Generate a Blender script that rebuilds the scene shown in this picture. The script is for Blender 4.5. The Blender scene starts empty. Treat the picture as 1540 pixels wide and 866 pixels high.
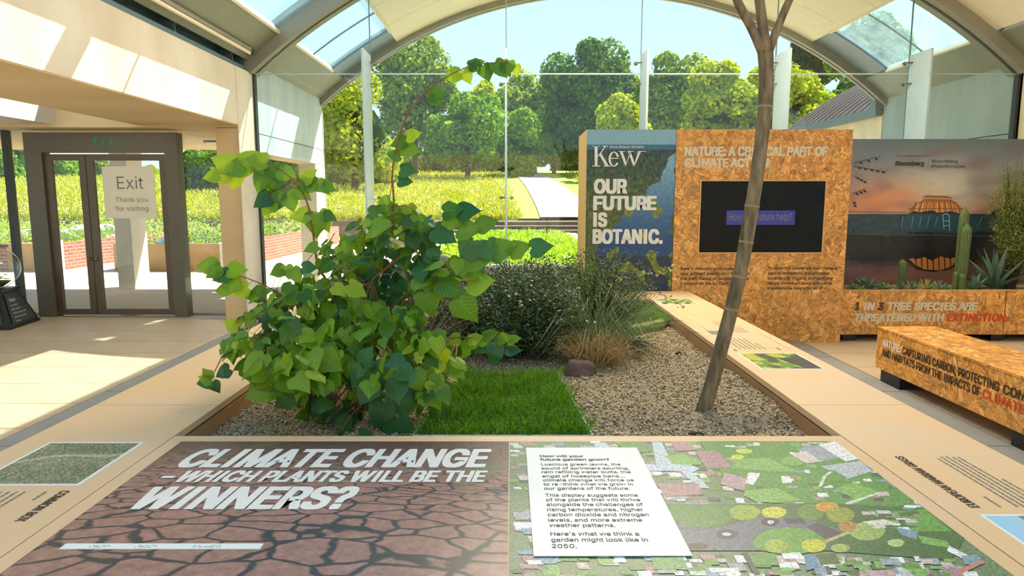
import bpy, math, random
from math import sin, cos, pi, radians, sqrt, atan2
from mathutils import Vector, Matrix, noise, geometry

scene = bpy.context.scene
C = scene.collection
rnd = random.Random(7)

# ------------------------------------------------------------------ camera, world, sun, exposure
CAMZ = 1.52
PITCH = radians(7.5)
FPX = 1005.0
cam_data = bpy.data.cameras.new('camera')
cam_data.sensor_width = 36.0
cam_data.lens = 36.0 * FPX / 1540.0
cam_data.clip_end = 600
cam = bpy.data.objects.new('camera', cam_data)
cam.location = (0, 0, CAMZ)
cam.rotation_euler = (pi / 2 - PITCH, 0, 0)
C.objects.link(cam)
scene.camera = cam

world = bpy.data.worlds.new('world')
scene.world = world
world.use_nodes = True
wn, wl = world.node_tree.nodes, world.node_tree.links
wn.clear()
wo = wn.new('ShaderNodeOutputWorld'); wb = wn.new('ShaderNodeBackground')
tc = wn.new('ShaderNodeTexCoord'); sp = wn.new('ShaderNodeSeparateXYZ'); cr = wn.new('ShaderNodeValToRGB')
wl.new(tc.outputs['Generated'], sp.inputs[0]); wl.new(sp.outputs['Z'], cr.inputs[0])
cr.color_ramp.elements[0].position = 0.0; cr.color_ramp.elements[0].color = (0.80, 0.93, 1.0, 1)
cr.color_ramp.elements[1].position = 0.75; cr.color_ramp.elements[1].color = (0.36, 0.62, 1.0, 1)
e = cr.color_ramp.elements.new(0.28); e.color = (0.62, 0.84, 1.0, 1)
wl.new(cr.outputs[0], wb.inputs[0]); wb.inputs[1].default_value = 0.58
wl.new(wb.outputs[0], wo.inputs[0])

sun_data = bpy.data.lights.new('sun', 'SUN')
sun_data.energy = 6.0
sun_data.angle = radians(0.6)
sun_data.color = (1.0, 0.93, 0.80)
sun = bpy.data.objects.new('sun', sun_data)
SUN_DIR = Vector((-0.55, -0.50, -1.0)).normalized()
sun.rotation_euler = SUN_DIR.to_track_quat('-Z', 'Y').to_euler()
sun.location = (10, 12, 20)
C.objects.link(sun)

# added warm fill light, no fitting seen, high under the crown of the vault
ld = bpy.data.lights.new('added_fill_light', 'AREA'); ld.shape = 'RECTANGLE'; ld.size = 4.2; ld.size_y = 1.4; ld.energy = 190; ld.color = (1.0, 0.86, 0.66)
lo = bpy.data.objects.new('added_fill_light', ld); lo.location = (1.4, 7.5, 4.75); lo.rotation_euler = (radians(-22), 0, 0)
C.objects.link(lo)

scene.view_settings.view_transform = 'Standard'
scene.view_settings.look = 'None'
scene.view_settings.exposure = 1.1
scene.view_settings.gamma = 1.0
scene.cycles.use_denoising = True
scene.cycles.max_bounces = 10
scene.cycles.diffuse_bounces = 5
scene.cycles.glossy_bounces = 3
scene.cycles.transparent_max_bounces = 16
scene.cycles.sample_clamp_indirect = 6.0
scene.cycles.caustics_reflective = False
scene.cycles.caustics_refractive = False

# ------------------------------------------------------------------ helpers
_c, _s = cos(PITCH), sin(PITCH)
def ray(px, py):
    x = (px - 770.0) / FPX; y = -(py - 433.0) / FPX
    return Vector((x, _c + y * _s, -_s + y * _c))
def at(px, py, Y):
    r = ray(px, py); return Vector((0, 0, CAMZ)) + r * (Y / r.y)
def onz(px, py, z):
    r = ray(px, py); return Vector((0, 0, CAMZ)) + r * ((z - CAMZ) / r.z)

ORG = {}
def link(o):
    C.objects.link(o); return o
def tag(o, label=None, cat=None, group=None, kind=None):
    if label: o['label'] = label
    if cat: o['category'] = cat
    if group: o['group'] = group
    if kind: o['kind'] = kind
    return o
def thing(name, loc, label=None, cat=None, group=None, kind=None):
    o = bpy.data.objects.new(name, None); o.location = loc
    o.empty_display_size = 0.05
    link(o); ORG[o.name] = Vector(loc)
    return tag(o, label, cat, group, kind)
def copy_tree(o, parent=None):
    c = o.copy(); link(c); c.parent = parent
    if parent is None: ORG[c.name] = o.location.copy()
    for ch in list(o.children): copy_tree(ch, c)
    return c

class MB:
    def __init__(s): s.v = []; s.f = []; s.m = []; s.c = None
    def add(s, vs, fs, mi=0, col=None):
        b = len(s.v); s.v.extend([tuple(p) for p in vs])
        for f in fs:
            s.f.append(tuple(b + i for i in f)); s.m.append(mi)
        if s.c is not None or col is not None:
            if s.c is None: s.c = [(1, 1, 1)] * (len(s.f) - len(fs))
            s.c.extend([col or (1, 1, 1)] * len(fs))
        return s
    def box(s, a, b, mi=0):
        x0, y0, z0 = a; x1, y1, z1 = b
        vs = [(x0,y0,z0),(x1,y0,z0),(x1,y1,z0),(x0,y1,z0),(x0,y0,z1),(x1,y0,z1),(x1,y1,z1),(x0,y1,z1)]
        return s.add(vs, [(0,3,2,1),(4,5,6,7),(0,1,5,4),(1,2,6,5),(2,3,7,6),(3,0,4,7)], mi)
    def obox(s, c, size, rz=0, mi=0):
        hx, hy, hz = size[0]/2, size[1]/2, size[2]/2
        ca, sa = cos(rz), sin(rz); vs = []
        for z in (-hz, hz):
            for x, y in ((-hx,-hy),(hx,-hy),(hx,hy),(-hx,hy)):
                vs.append((c[0]+x*ca-y*sa, c[1]+x*sa+y*ca, c[2]+z))
        return s.add(vs, [(0,3,2,1),(4,5,6,7),(0,1,5,4),(1,2,6,5),(2,3,7,6),(3,0,4,7)], mi)
    def poly(s, pts, mi=0, col=None):
        return s.add(pts, [tuple(range(len(pts)))], mi, col)
    def prism(s, pts, d, mi=0):
        n = len(pts); d = Vector(d)
        vs = [Vector(p) for p in pts] + [Vector(p) + d for p in pts]
        fs = [tuple(reversed(range(n))), tuple(range(n, 2*n))] + [(i, (i+1) % n, n+(i+1) % n, n+i) for i in range(n)]
        return s.add(vs, fs, mi)
    def tube(s, pts, rad, n=6, mi=0, cap=True):
        pts = [Vector(p) for p in pts]
        if not hasattr(rad, '__len__'): rad = [rad] * len(pts)
        vs = []; up = None
        for i, p in enumerate(pts):
            d = (pts[min(i+1, len(pts)-1)] - pts[max(i-1, 0)])
            if d.length < 1e-9: d = Vector((0,0,1))
            d.normalize()
            if up is None: up = Vector((0,0,1)) if abs(d.z) < 0.9 else Vector((1,0,0))
            x = d.cross(up)
            if x.length < 1e-4: x = d.cross(Vector((0,1,0)))
            x.normalize(); y = x.cross(d).normalized(); up = y
            for k in range(n):
                a = 2*pi*k/n
                vs.append(p + x*(rad[i]*cos(a)) + y*(rad[i]*sin(a)))
        fs = []
        for i in range(len(pts)-1):
            for k in range(n):
                k2 = (k+1) % n
                fs.append((i*n+k, i*n+k2, (i+1)*n+k2, (i+1)*n+k))
        if cap: fs.append(tuple(range(n))); fs.append(tuple(reversed(range((len(pts)-1)*n, len(pts)*n))))
        return s.add(vs, fs, mi)
    def lathe(s, prof, c, n=24, mi=0):
        vs = []; m = len(prof)
        for k in range(n):
            a = 2*pi*k/n
            for r, z in prof: vs.append((c[0]+r*cos(a), c[1]+r*sin(a), c[2]+z))
        fs = []
        for k in range(n):
            k2 = (k+1) % n
            for i in range(m-1): fs.append((k*m+i, k2*m+i, k2*m+i+1, k*m+i+1))
        return s.add(vs, fs, mi)
    def blob(s, c, r, n=8, m=6, amp=0.15, sc=2.0, mi=0, seed=0, flat=1.0):
        vs = [];
        rx, ry, rz = r if hasattr(r, '__len__') else (r, r, r)
        for i in range(m+1):
            th = pi*i/m
            for k in range(n):
                a = 2*pi*k/n
                d = Vector((sin(th)*cos(a), sin(th)*sin(a), cos(th)))
                q = 1 + amp*noise.noise(d*sc + Vector((seed*3.1, seed*1.7, 0)))*2
                vs.append((c[0]+d.x*rx*q, c[1]+d.y*ry*q, c[2]+d.z*rz*q))
        fs = []
        for i in range(m):
            for k in range(n):
                k2 = (k+1) % n
                fs.append((i*n+k, (i+1)*n+k, (i+1)*n+k2, i*n+k2))
        return s.add(vs, fs, mi)
    def build(s, name, mats, parent=None, loc=None, smooth=False, kind=None, bevel=0):
        if not isinstance(mats, (list, tuple)): mats = [mats]
        me = bpy.data.meshes.new(name)
        o = bpy.data.objects.new(name, me)
        if parent is not None:
            org = ORG[parent.name]
        else:
            org = Vector(loc) if loc is not None else Vector((0,0,0))
            o.location = org
        ox, oy, oz = org
        me.from_pydata([(x-ox, y-oy, z-oz) for x, y, z in s.v], [], s.f)
        for m in mats: me.materials.append(m)
        if len(mats) > 1: me.polygons.foreach_set('material_index', s.m)
        if s.c is not None:
            at_ = me.color_attributes.new('Col', 'FLOAT_COLOR', 'CORNER')
            buf = []
            for f, c in zip(s.f, s.c):
                buf.extend([c[0], c[1], c[2], 1.0] * len(f))
            at_.data.foreach_set('color', buf)
        if smooth: me.polygons.foreach_set('use_smooth', [True]*len(s.f))
        me.update()
        link(o); ORG[o.name] = org
        if parent is not None: o.parent = parent
        if kind: o['kind'] = kind
        if bevel:
            bm_ = o.modifiers.new('bevel', 'BEVEL'); bm_.width = bevel; bm_.segments = 2; bm_.limit_method = 'ANGLE'
        return o

def srgb(r, g, b):
    return tuple((c/255/12.92 if c/255 <= 0.04045 else ((c/255+0.055)/1.055)**2.4) for c in (r, g, b))

# ------------------------------------------------------------------ materials
def nodes(name):
    m = bpy.data.materials.new(name); m.use_nodes = True
    n, l = m.node_tree.nodes, m.node_tree.links
    return m, n, l, n['Principled BSDF'], n['Material Output']
def mixc(n, l, fac, a, b, mode='MIX'):
    x = n.new('ShaderNodeMix'); x.data_type = 'RGBA'; x.blend_type = mode
    for sock, v in ((0, fac), (6, a), (7, b)):
        if hasattr(v, 'links') or hasattr(v, 'is_output'): l.new(v, x.inputs[sock])
        elif sock == 0: x.inputs[0].default_value = v
        else: x.inputs[sock].default_value = (*v[:3], 1)
    return x.outputs[2]
def ramp(n, l, fac, stops):
    r = n.new('ShaderNodeValToRGB'); l.new(fac, r.inputs[0])
    el = r.color_ramp.elements
    el[0].position, el[0].color = stops[0][0], (*stops[0][1], 1)
    el[1].position, el[1].color = stops[-1][0], (*stops[-1][1], 1)
    for p, c in stops[1:-1]:
        q = el.new(p); q.color = (*c, 1)
    return r.outputs[0]
def coords(n, l, scale=(1,1,1), rot=(0,0,0), src='Object'):
    t = n.new('ShaderNodeTexCoord'); m = n.new('ShaderNodeMapping')
    l.new(t.outputs[src], m.inputs[0]); m.inputs['Scale'].default_value = scale; m.inputs['Rotation'].default_value = rot
    return m.outputs[0]
def noisetex(n, l, vec, scale, detail=4, rough=0.55):
    x = n.new('ShaderNodeTexNoise'); l.new(vec, x.inputs['Vector']); x.inputs['Scale'].default_value = scale
    x.inputs['Detail'].default_value = detail; x.inputs['Roughness'].default_value = rough
    return x.outputs['Fac']
def bump(n, l, bs, h, strength=0.3, dist=0.01):
    b = n.new('ShaderNodeBump'); l.new(h, b.inputs['Height']); b.inputs['Strength'].default_value = strength
    b.inputs['Distance'].default_value = dist; l.new(b.outputs[0], bs.inputs['Normal'])
def mat(name, col, rough=0.6, metal=0.0, var=0.12, scale=6.0, bmp=0.0, objvar=0.0, col2=None, stretch=(1,1,1), spec=0.5, detail=5):
    m, n, l, bs, out = nodes(name)
    v = coords(n, l, stretch)
    f = noisetex(n, l, v, scale, detail)
    c2 = col2 or tuple(min(1, c*(1+var)) for c in col)
    c1 = tuple(c*(1-var) for c in col) if col2 is None else col
    c = ramp(n, l, f, [(0.3, c1), (0.7, c2)])
    if objvar:
        oi = n.new('ShaderNodeObjectInfo'); mp = n.new('ShaderNodeMapRange')
        l.new(oi.outputs['Random'], mp.inputs[0]); mp.inputs[3].default_value = 1-objvar; mp.inputs[4].default_value = 1+objvar
        h = n.new('ShaderNodeHueSaturation'); l.new(c, h.inputs['Color']); l.new(mp.outputs[0], h.inputs['Value']); c = h.outputs[0]
    l.new(c, bs.inputs['Base Color'])
    bs.inputs['Roughness'].default_value = rough; bs.inputs['Metallic'].default_value = metal
    bs.inputs['Specular IOR Level'].default_value = spec
    if bmp: bump(n, l, bs, f, bmp)
    return m
def leafmat(name, a, b, trans=0.35, rough=0.45, scale=3.0, veins=False):
    m, n, l, bs, out = nodes(name)
    oi = n.new('ShaderNodeObjectInfo'); g = n.new('ShaderNodeNewGeometry')
    ad = n.new('ShaderNodeMath'); ad.operation = 'ADD'
    l.new(oi.outputs['Random'], ad.inputs[0]); l.new(g.outputs['Random Per Island'], ad.inputs[1])
    fr = n.new('ShaderNodeMath'); fr.operation = 'FRACT'; l.new(ad.outputs[0], fr.inputs[0])
    c = mixc(n, l, fr.outputs[0], a, b)
    if veins:      # midrib and side veins drawn on the blade itself
        sx = n.new('ShaderNodeSeparateXYZ'); l.new(coords(n, l), sx.inputs[0])
        def mt(op, p_, q_=None):
            k = n.new('ShaderNodeMath'); k.operation = op
            for i, w in enumerate((p_, q_)):
                if w is None: continue
                if isinstance(w, (int, float)): k.inputs[i].default_value = w
                else: l.new(w, k.inputs[i])
            return k.outputs[0]
        ay = mt('ABSOLUTE', sx.outputs['Y'])
        f = mt('FRACT', mt('MULTIPLY', mt('SUBTRACT', sx.outputs['X'], mt('MULTIPLY', ay, 0.75)), 6.0))
        side = mt('LESS_THAN', mt('ABSOLUTE', mt('SUBTRACT', f, 0.5)), 0.06)
        mid = mt('LESS_THAN', ay, 0.012)
        vv = mt('MAXIMUM', side, mid)
        c = mixc(n, l, mt('MULTIPLY', vv, 0.2), c, tuple(min(1, x*1.7+0.03) for x in b))
        bump(n, l, bs, vv, -0.35, 0.004)
    l.new(c, bs.inputs['Base Color']); bs.inputs['Roughness'].default_value = rough
    bs.inputs['Specular IOR Level'].default_value = 0.35
    t = n.new('ShaderNodeBsdfTranslucent')
    h = n.new('ShaderNodeHueSaturation'); l.new(c, h.inputs['Color']); h.inputs['Value'].default_value = 1.35; h.inputs['Saturation'].default_value = 1.1
    h.inputs['Hue'].default_value = 0.48
    l.new(h.outputs[0], t.inputs[0])
    mx = n.new('ShaderNodeMixShader'); mx.inputs[0].default_value = trans
    l.new(bs.outputs[0], mx.inputs[1]); l.new(t.outputs[0], mx.inputs[2]); l.new(mx.outputs[0], out.inputs[0])
    return m
def glassmat(name, tint=(0.93, 0.985, 0.98), haze=0.0, refl=1.0, hazecol=(0.8, 0.9, 0.92)):
    m, n, l, bs, out = nodes(name); n.remove(bs)
    tr = n.new('ShaderNodeBsdfTransparent'); tr.inputs[0].default_value = (*tint, 1)
    gl = n.new('ShaderNodeBsdfGlossy'); gl.inputs['Roughness'].default_value = 0.02
    lw = n.new('ShaderNodeLayerWeight'); pw = n.new('ShaderNodeMath'); pw.operation = 'POWER'; pw.inputs[1].default_value = 5; l.new(lw.outputs['Facing'], pw.inputs[0])
    ml = n.new('ShaderNodeMath'); ml.operation = 'MULTIPLY_ADD'; ml.inputs[1].default_value = 0.9*refl; ml.inputs[2].default_value = 0.035*refl; l.new(pw.outputs[0], ml.inputs[0])
    mx = n.new('ShaderNodeMixShader'); l.new(ml.outputs[0], mx.inputs[0]); l.new(tr.outputs[0], mx.inputs[1]); l.new(gl.outputs[0], mx.inputs[2])
    o = mx.outputs[0]
    if haze:
        d = n.new('ShaderNodeBsdfTranslucent'); d.inputs[0].default_value = (*hazecol, 1)
        nf = noisetex(n, l, coords(n, l, (1, 1, 0.25)), 5, 6, 0.7)
        mr = n.new('ShaderNodeMapRange'); l.new(nf, mr.inputs[0]); mr.inputs[1].default_value = 0.3; mr.inputs[2].default_value = 0.75
        mr.inputs[3].default_value = haze*0.35; mr.inputs[4].default_value = haze*1.5
        m2 = n.new('ShaderNodeMixShader'); l.new(mr.outputs[0], m2.inputs[0])
        l.new(o, m2.inputs[1]); l.new(d.outputs[0], m2.inputs[2]); o = m2.outputs[0]
    l.new(o, out.inputs[0])
    return m
def printmat(name, nscale=60, amt=0.35, rough=0.4):
    m, n, l, bs, out = nodes(name)
    a = n.new('ShaderNodeVertexColor'); a.layer_name = 'Col'
    f = noisetex(n, l, coords(n, l), nscale, 5, 0.65)
    mr = n.new('ShaderNodeMapRange'); l.new(f, mr.inputs[0]); mr.inputs[1].default_value = 0.3; mr.inputs[2].default_value = 0.7
    mr.inputs[3].default_value = 1-amt; mr.inputs[4].default_value = 1+amt
    h = n.new('ShaderNodeHueSaturation'); l.new(a.outputs[0], h.inputs['Color']); l.new(mr.outputs[0], h.inputs['Value'])
    l.new(h.outputs[0], bs.inputs['Base Color']); bs.inputs['Roughness'].default_value = rough
    return m
def osbmat(name, plane):
    # oriented strand board: patches of streaky flakes, each turned its own way
    m, n, l, bs, out = nodes(name)
    rot = {'xz': (radians(-90), 0, 0), 'xy': (0, 0, 0), 'yz': (0, radians(90), 0)}[plane]
    v = coords(n, l, (1,1,1), rot)
    res = []
    for k, (vs, off) in enumerate(((11, 0.0), (19, 3.3))):
        mp = n.new('ShaderNodeMapping'); l.new(v, mp.inputs[0]); mp.inputs['Location'].default_value = (off, off*0.7, 0)
        nz = n.new('ShaderNodeTexNoise'); l.new(mp.outputs[0], nz.inputs['Vector']); nz.inputs['Scale'].default_value = 14
        va = n.new('ShaderNodeVectorMath'); va.operation = 'SCALE'; l.new(nz.outputs['Color'], va.inputs[0]); va.inputs['Scale'].default_value = 0.06
        vb = n.new('ShaderNodeVectorMath'); vb.operation = 'ADD'; l.new(mp.outputs[0], vb.inputs[0]); l.new(va.outputs[0], vb.inputs[1])
        vo = n.new('ShaderNodeTexVoronoi'); vo.inputs['Scale'].default_value = vs; vo.inputs['Randomness'].default_value = 1
        l.new(vb.outputs[0], vo.inputs['Vector'])
        sx = n.new('ShaderNodeSeparateColor'); l.new(vo.outputs['Color'], sx.inputs[0])
        an = n.new('ShaderNodeMath'); an.operation = 'MULTIPLY'; an.inputs[1].default_value = 6.28; l.new(sx.outputs[0], an.inputs[0])
        vr = n.new('ShaderNodeVectorRotate'); vr.rotation_type = 'Z_AXIS'; l.new(mp.outputs[0], vr.inputs['Vector']); l.new(an.outputs[0], vr.inputs['Angle'])
        sc = n.new('ShaderNodeMapping'); sc.inputs['Scale'].default_value = (5, 60, 1); l.new(vr.outputs[0], sc.inputs[0])
        st = noisetex(n, l, sc.outputs[0], 1.0, 3, 0.6)
        c = ramp(n, l, st, [(0.25, srgb(140, 84, 26)), (0.42, srgb(196, 132, 55)), (0.58, srgb(226, 166, 88)), (0.74, srgb(246, 206, 140))])
        hv = n.new('ShaderNodeMapRange'); l.new(sx.outputs[1], hv.inputs[0]); hv.inputs[3].default_value = 0.66; hv.inputs[4].default_value = 1.22
        h = n.new('ShaderNodeHueSaturation'); l.new(c, h.inputs['Color']); l.new(hv.outputs[0], h.inputs['Value'])
        res.append((h.outputs[0], sx.outputs[2], st))
    gt = n.new('ShaderNodeMath'); gt.operation = 'GREATER_THAN'; gt.inputs[1].default_value = 0.5; l.new(res[1][1], gt.inputs[0])
    c = mixc(n, l, gt.outputs[0], res[0][0], res[1][0])
    l.new(c, bs.inputs['Base Color']); bs.inputs['Roughness'].default_value = 0.5
    bump(n, l, bs, res[0][2], 0.12, 0.003)
    return m

M = {}
M['slab'] = mat('stone_slab', srgb(186, 168, 140), 0.55, var=0.07, scale=3.0, objvar=0.05, spec=0.4)
M['joint'] = mat('slab_joint', srgb(96, 84, 66), 0.8)
M['strip'] = mat('grey_strip', srgb(138, 140, 136), 0.6, var=0.06, scale=5)
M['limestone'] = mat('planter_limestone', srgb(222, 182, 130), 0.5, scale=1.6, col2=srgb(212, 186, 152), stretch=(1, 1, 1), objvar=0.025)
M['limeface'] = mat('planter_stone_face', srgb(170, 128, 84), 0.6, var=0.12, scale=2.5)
M['darkgap'] = mat('dark_gap', srgb(44, 38, 32), 0.9)
M['concrete'] = mat('cast_concrete', srgb(206, 194, 172), 0.75, scale=1.4, col2=srgb(226, 218, 202), stretch=(1, 1, 0.7), bmp=0.03)
M['soffit'] = mat('shaded_concrete', srgb(200, 172, 128), 0.8, scale=1.2, col2=srgb(214, 190, 148), stretch=(0.3, 1, 1))  # tan of shaded concrete painted in, for undersides and the column front
M['steel'] = mat('blue_grey_steel', srgb(104, 126, 134), 0.4, 0.3, var=0.06)
M['darksteel'] = mat('dark_steel', srgb(58, 62, 62), 0.45, 0.4, var=0.08)
M['rib'] = mat('rib_paint', srgb(140, 138, 124), 0.5, 0.1, var=0.05)
M['band'] = mat('grey_green_panel', srgb(134, 138, 118), 0.45, 0.15, var=0.05)
M['white_panel'] = mat('cream_ceiling_panel', srgb(236, 226, 200), 0.6, var=0.03)
M['blue_panel'] = mat('pale_blue_panel', srgb(196, 208, 214), 0.5, scale=2.0, col2=srgb(222, 230, 232), stretch=(2.5, 2.5, 0.25))
M['teal_wall'] = mat('teal_grey_concrete', srgb(138, 158, 158), 0.6, scale=2.0, col2=srgb(158, 174, 172), stretch=(2.0, 2.0, 0.3))
M['cream_wall'] = mat('cream_render', srgb(228, 212, 178), 0.8, scale=3)
M['zinc'] = mat('zinc_roof', srgb(150, 132, 122), 0.5, 0.1, var=0.08)
M['bronze'] = mat('bronze_door_frame', srgb(96, 84, 66), 0.4, 0.3, var=0.08)
M['portal'] = mat('portal_paint', srgb(98, 94, 80), 0.5, 0.1, var=0.05)
M['chrome'] = mat('brushed_steel', srgb(150, 140, 128), 0.25, 0.9, var=0.05)
M['glass'] = glassmat('window_glass', (0.95, 0.99, 0.985), haze=0.008)
M['skylight'] = glassmat('weathered_skylight_glass', (0.86, 0.96, 0.97), haze=0.13, refl=0.5, hazecol=(0.5, 0.66, 0.68))
M['fin'] = mat('frosted_fin', srgb(168, 190, 196), 0.3, 0.0, var=0.04)
M['acrylic'] = glassmat('clear_acrylic', (0.93, 0.98, 0.97), refl=1.2)
M['acrylic_edge'] = mat('acrylic_edge', srgb(190, 216, 216), 0.2, 0.0, var=0.03)
M['osb_xz'] = osbmat('strand_board_front', 'xz')
M['osb_yz'] = osbmat('strand_board_side', 'yz')
M['osb_xy'] = osbmat('strand_board_top', 'xy')
M['plywood'] = mat('board_edge', srgb(214, 170, 104), 0.6, var=0.12, scale=8, stretch=(6, 6, 0.6))
M['black'] = mat('black_plastic', srgb(18, 20, 22), 0.35, var=0.1)
M['screen'] = mat('dark_screen', srgb(12, 13, 12), 0.3, var=0.6, scale=5, spec=0.15)
M['blue_bar'] = mat('blue_caption', srgb(34, 44, 150), 0.3, var=0.03)
M['white_text'] = mat('white_lettering', srgb(226, 224, 214), 0.5, var=0.03)
M['bone_text'] = mat('bone_lettering', srgb(208, 200, 176), 0.5, var=0.05)
M['dark_text'] = mat('dark_lettering', srgb(52, 42, 30), 0.5, var=0.05)
M['red_text'] = mat('red_lettering', srgb(200, 72, 36), 0.5, var=0.05)
M['grey_text'] = mat('grey_lettering', srgb(120, 122, 112), 0.5, var=0.05)
M['card'] = mat('white_card', srgb(226, 230, 222), 0.4, var=0.02)
M['paper'] = mat('sign_card', srgb(226, 220, 196), 0.5, var=0.02)
M['green_emblem'] = mat('green_emblem', srgb(0, 140, 90), 0.4, var=0.05)
M['print'] = printmat('printed_picture', 70, 0.25)
M['print_fine'] = printmat('printed_picture_fine', 120, 0.55)
M['print_smooth'] = printmat('printed_picture_smooth', 8, 0.05)
M['bark'] = mat('grey_bark', srgb(70, 58, 40), 0.85, scale=34, col2=srgb(142, 122, 88), stretch=(1, 1, 0.22), bmp=0.9)
M['barkscar'] = mat('bark_ring', srgb(140, 122, 92), 0.85, var=0.15, scale=30)
M['darkbark'] = mat('dark_bark', srgb(64, 48, 34), 0.85, var=0.2, scale=12)
M['twig'] = mat('brown_twig', srgb(120, 76, 44), 0.7, var=0.2, scale=20)
M['soil'] = mat('gravel_soil', srgb(120, 104, 76), 0.95, scale=90, col2=srgb(176, 158, 122), bmp=0.6, detail=3)
M['rock'] = mat('dark_rock', srgb(62, 54, 46), 0.85, var=0.35, scale=8, bmp=0.4)
M['brownrock'] = mat('brown_rock', srgb(110, 86, 72), 0.8, var=0.2, scale=9, bmp=0.3)
M['whiterock'] = mat('white_rock', srgb(214, 206, 190), 0.85, var=0.1, scale=3, bmp=0.3)
M['paving'] = mat('terrace_paving', srgb(192, 178, 158), 0.8, var=0.06, scale=2.0)
M['path'] = mat('path_surface', srgb(192, 170, 150), 0.85, var=0.04, scale=3)
M['step'] = mat('step_stone', srgb(150, 132, 112), 0.8, var=0.12, scale=4)
M['stepdark'] = mat('step_riser', srgb(104, 88, 74), 0.8, var=0.15, scale=4)
M['ochre'] = mat('ochre_stone', srgb(186, 144, 86), 0.8, var=0.2, scale=2.5)
M['grass'] = leafmat('grass_blade', srgb(70, 128, 24), srgb(120, 176, 50), 0.4)
M['grass_dark'] = leafmat('turf_blade', srgb(58, 112, 20), srgb(110, 160, 46), 0.4)
M['meadow_blade'] = leafmat('meadow_blade', srgb(142, 168, 26), srgb(208, 196, 70), 0.3)
M['straw'] = leafmat('straw_blade', srgb(150, 126, 76), srgb(196, 172, 118), 0.25)
M['marram'] = leafmat('marram_blade', srgb(66, 94, 58), srgb(118, 138, 88), 0.25)
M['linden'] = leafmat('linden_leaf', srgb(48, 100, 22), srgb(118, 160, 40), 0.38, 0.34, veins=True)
M['linden_light'] = leafmat('pale_linden_leaf', srgb(100, 148, 30), srgb(158, 184, 54), 0.48, 0.36, veins=True)  # paler, yellower copy of the linden leaf
M['linden_dark'] = leafmat('shaded_linden_leaf', srgb(34, 82, 40), srgb(62, 112, 56), 0.25, 0.34, veins=True)  # bluish leaves, with the shade inside the shrub painted into their green
M['smallleaf'] = leafmat('small_dark_leaf', srgb(44, 68, 38), srgb(92, 116, 72), 0.2, 0.35)
M['smallleaf2'] = leafmat('small_olive_leaf', srgb(66, 96, 44), srgb(112, 138, 74), 0.25)
M['bedplant'] = leafmat('bright_bed_leaf', srgb(128, 178, 40), srgb(190, 212, 80), 0.4)
M['bedplant2'] = leafmat('bed_leaf', srgb(130, 156, 84), srgb(196, 196, 120), 0.3)
M['feather'] = leafmat('feathery_leaf', srgb(92, 118, 46), srgb(150, 170, 86), 0.3)
M['hedge'] = leafmat('hedge_leaf', srgb(80, 112, 50), srgb(140, 158, 96), 0.2)
TREEC = {'yellow': (srgb(122, 156, 26), srgb(210, 212, 60)), 'mid': (srgb(74, 132, 30), srgb(164, 194, 60)),
         'deep': (srgb(40, 90, 28), srgb(124, 160, 54)), 'olive': (srgb(86, 128, 36), srgb(172, 186, 76)), 'conifer': (srgb(24, 58, 44), srgb(52, 88, 62))}
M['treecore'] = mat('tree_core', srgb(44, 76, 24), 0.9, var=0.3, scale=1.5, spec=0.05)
for k, (a, b) in TREEC.items(): M['tree_'+k] = leafmat('foliage_'+k, a, b, 0.42, 0.6); M['tree_'+k].node_tree.nodes['Principled BSDF'].inputs['Specular IOR Level'].default_value = 0.08
M['succulent'] = leafmat('succulent_leaf', srgb(86, 130, 96), srgb(140, 170, 130), 0.1)
M['agave'] = leafmat('agave_leaf', srgb(74, 110, 90), srgb(120, 148, 124), 0.05)
M['cactus'] = mat('cactus_skin', srgb(84, 104, 56), 0.6, var=0.15, scale=20)
M['spine'] = mat('cactus_spine', srgb(190, 176, 120), 0.7)

# meadow surface and brick
def meadowmat():
    m, n, l, bs, out = nodes('meadow_grass')
    f = noisetex(n, l, coords(n, l), 0.35, 8, 0.7)
    c = ramp(n, l, f, [(0.3, srgb(140, 160, 36)), (0.5, srgb(190, 192, 58)), (0.62, srgb(206, 194, 84)), (0.75, srgb(190, 168, 84))])
    f2 = noisetex(n, l, coords(n, l, (1, 1, 1)), 9, 2, 0.6)
    w = ramp(n, l, f2, [(0.66, (0, 0, 0)), (0.72, (1, 1, 1))])
    sx = n.new('ShaderNodeSeparateColor'); l.new(w, sx.inputs[0])
    c = mixc(n, l, sx.outputs[0], c, srgb(226, 220, 170))
    l.new(c, bs.inputs['Base Color']); bs.inputs['Roughness'].default_value = 0.9
    f3 = noisetex(n, l, coords(n, l), 5, 6, 0.8)
    bump(n, l, bs, f3, 0.8, 0.3)
    return m
M['meadow'] = meadowmat()
M['lawn'] = mat('mown_grass', srgb(150, 176, 64), 0.9, var=0.1, scale=2)
M['brick'] = mat('red_brick', srgb(168, 108, 84), 0.85, var=0.15, scale=4, objvar=0.14)
M['mortar'] = mat('mortar', srgb(178, 160, 140), 0.9)

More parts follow.
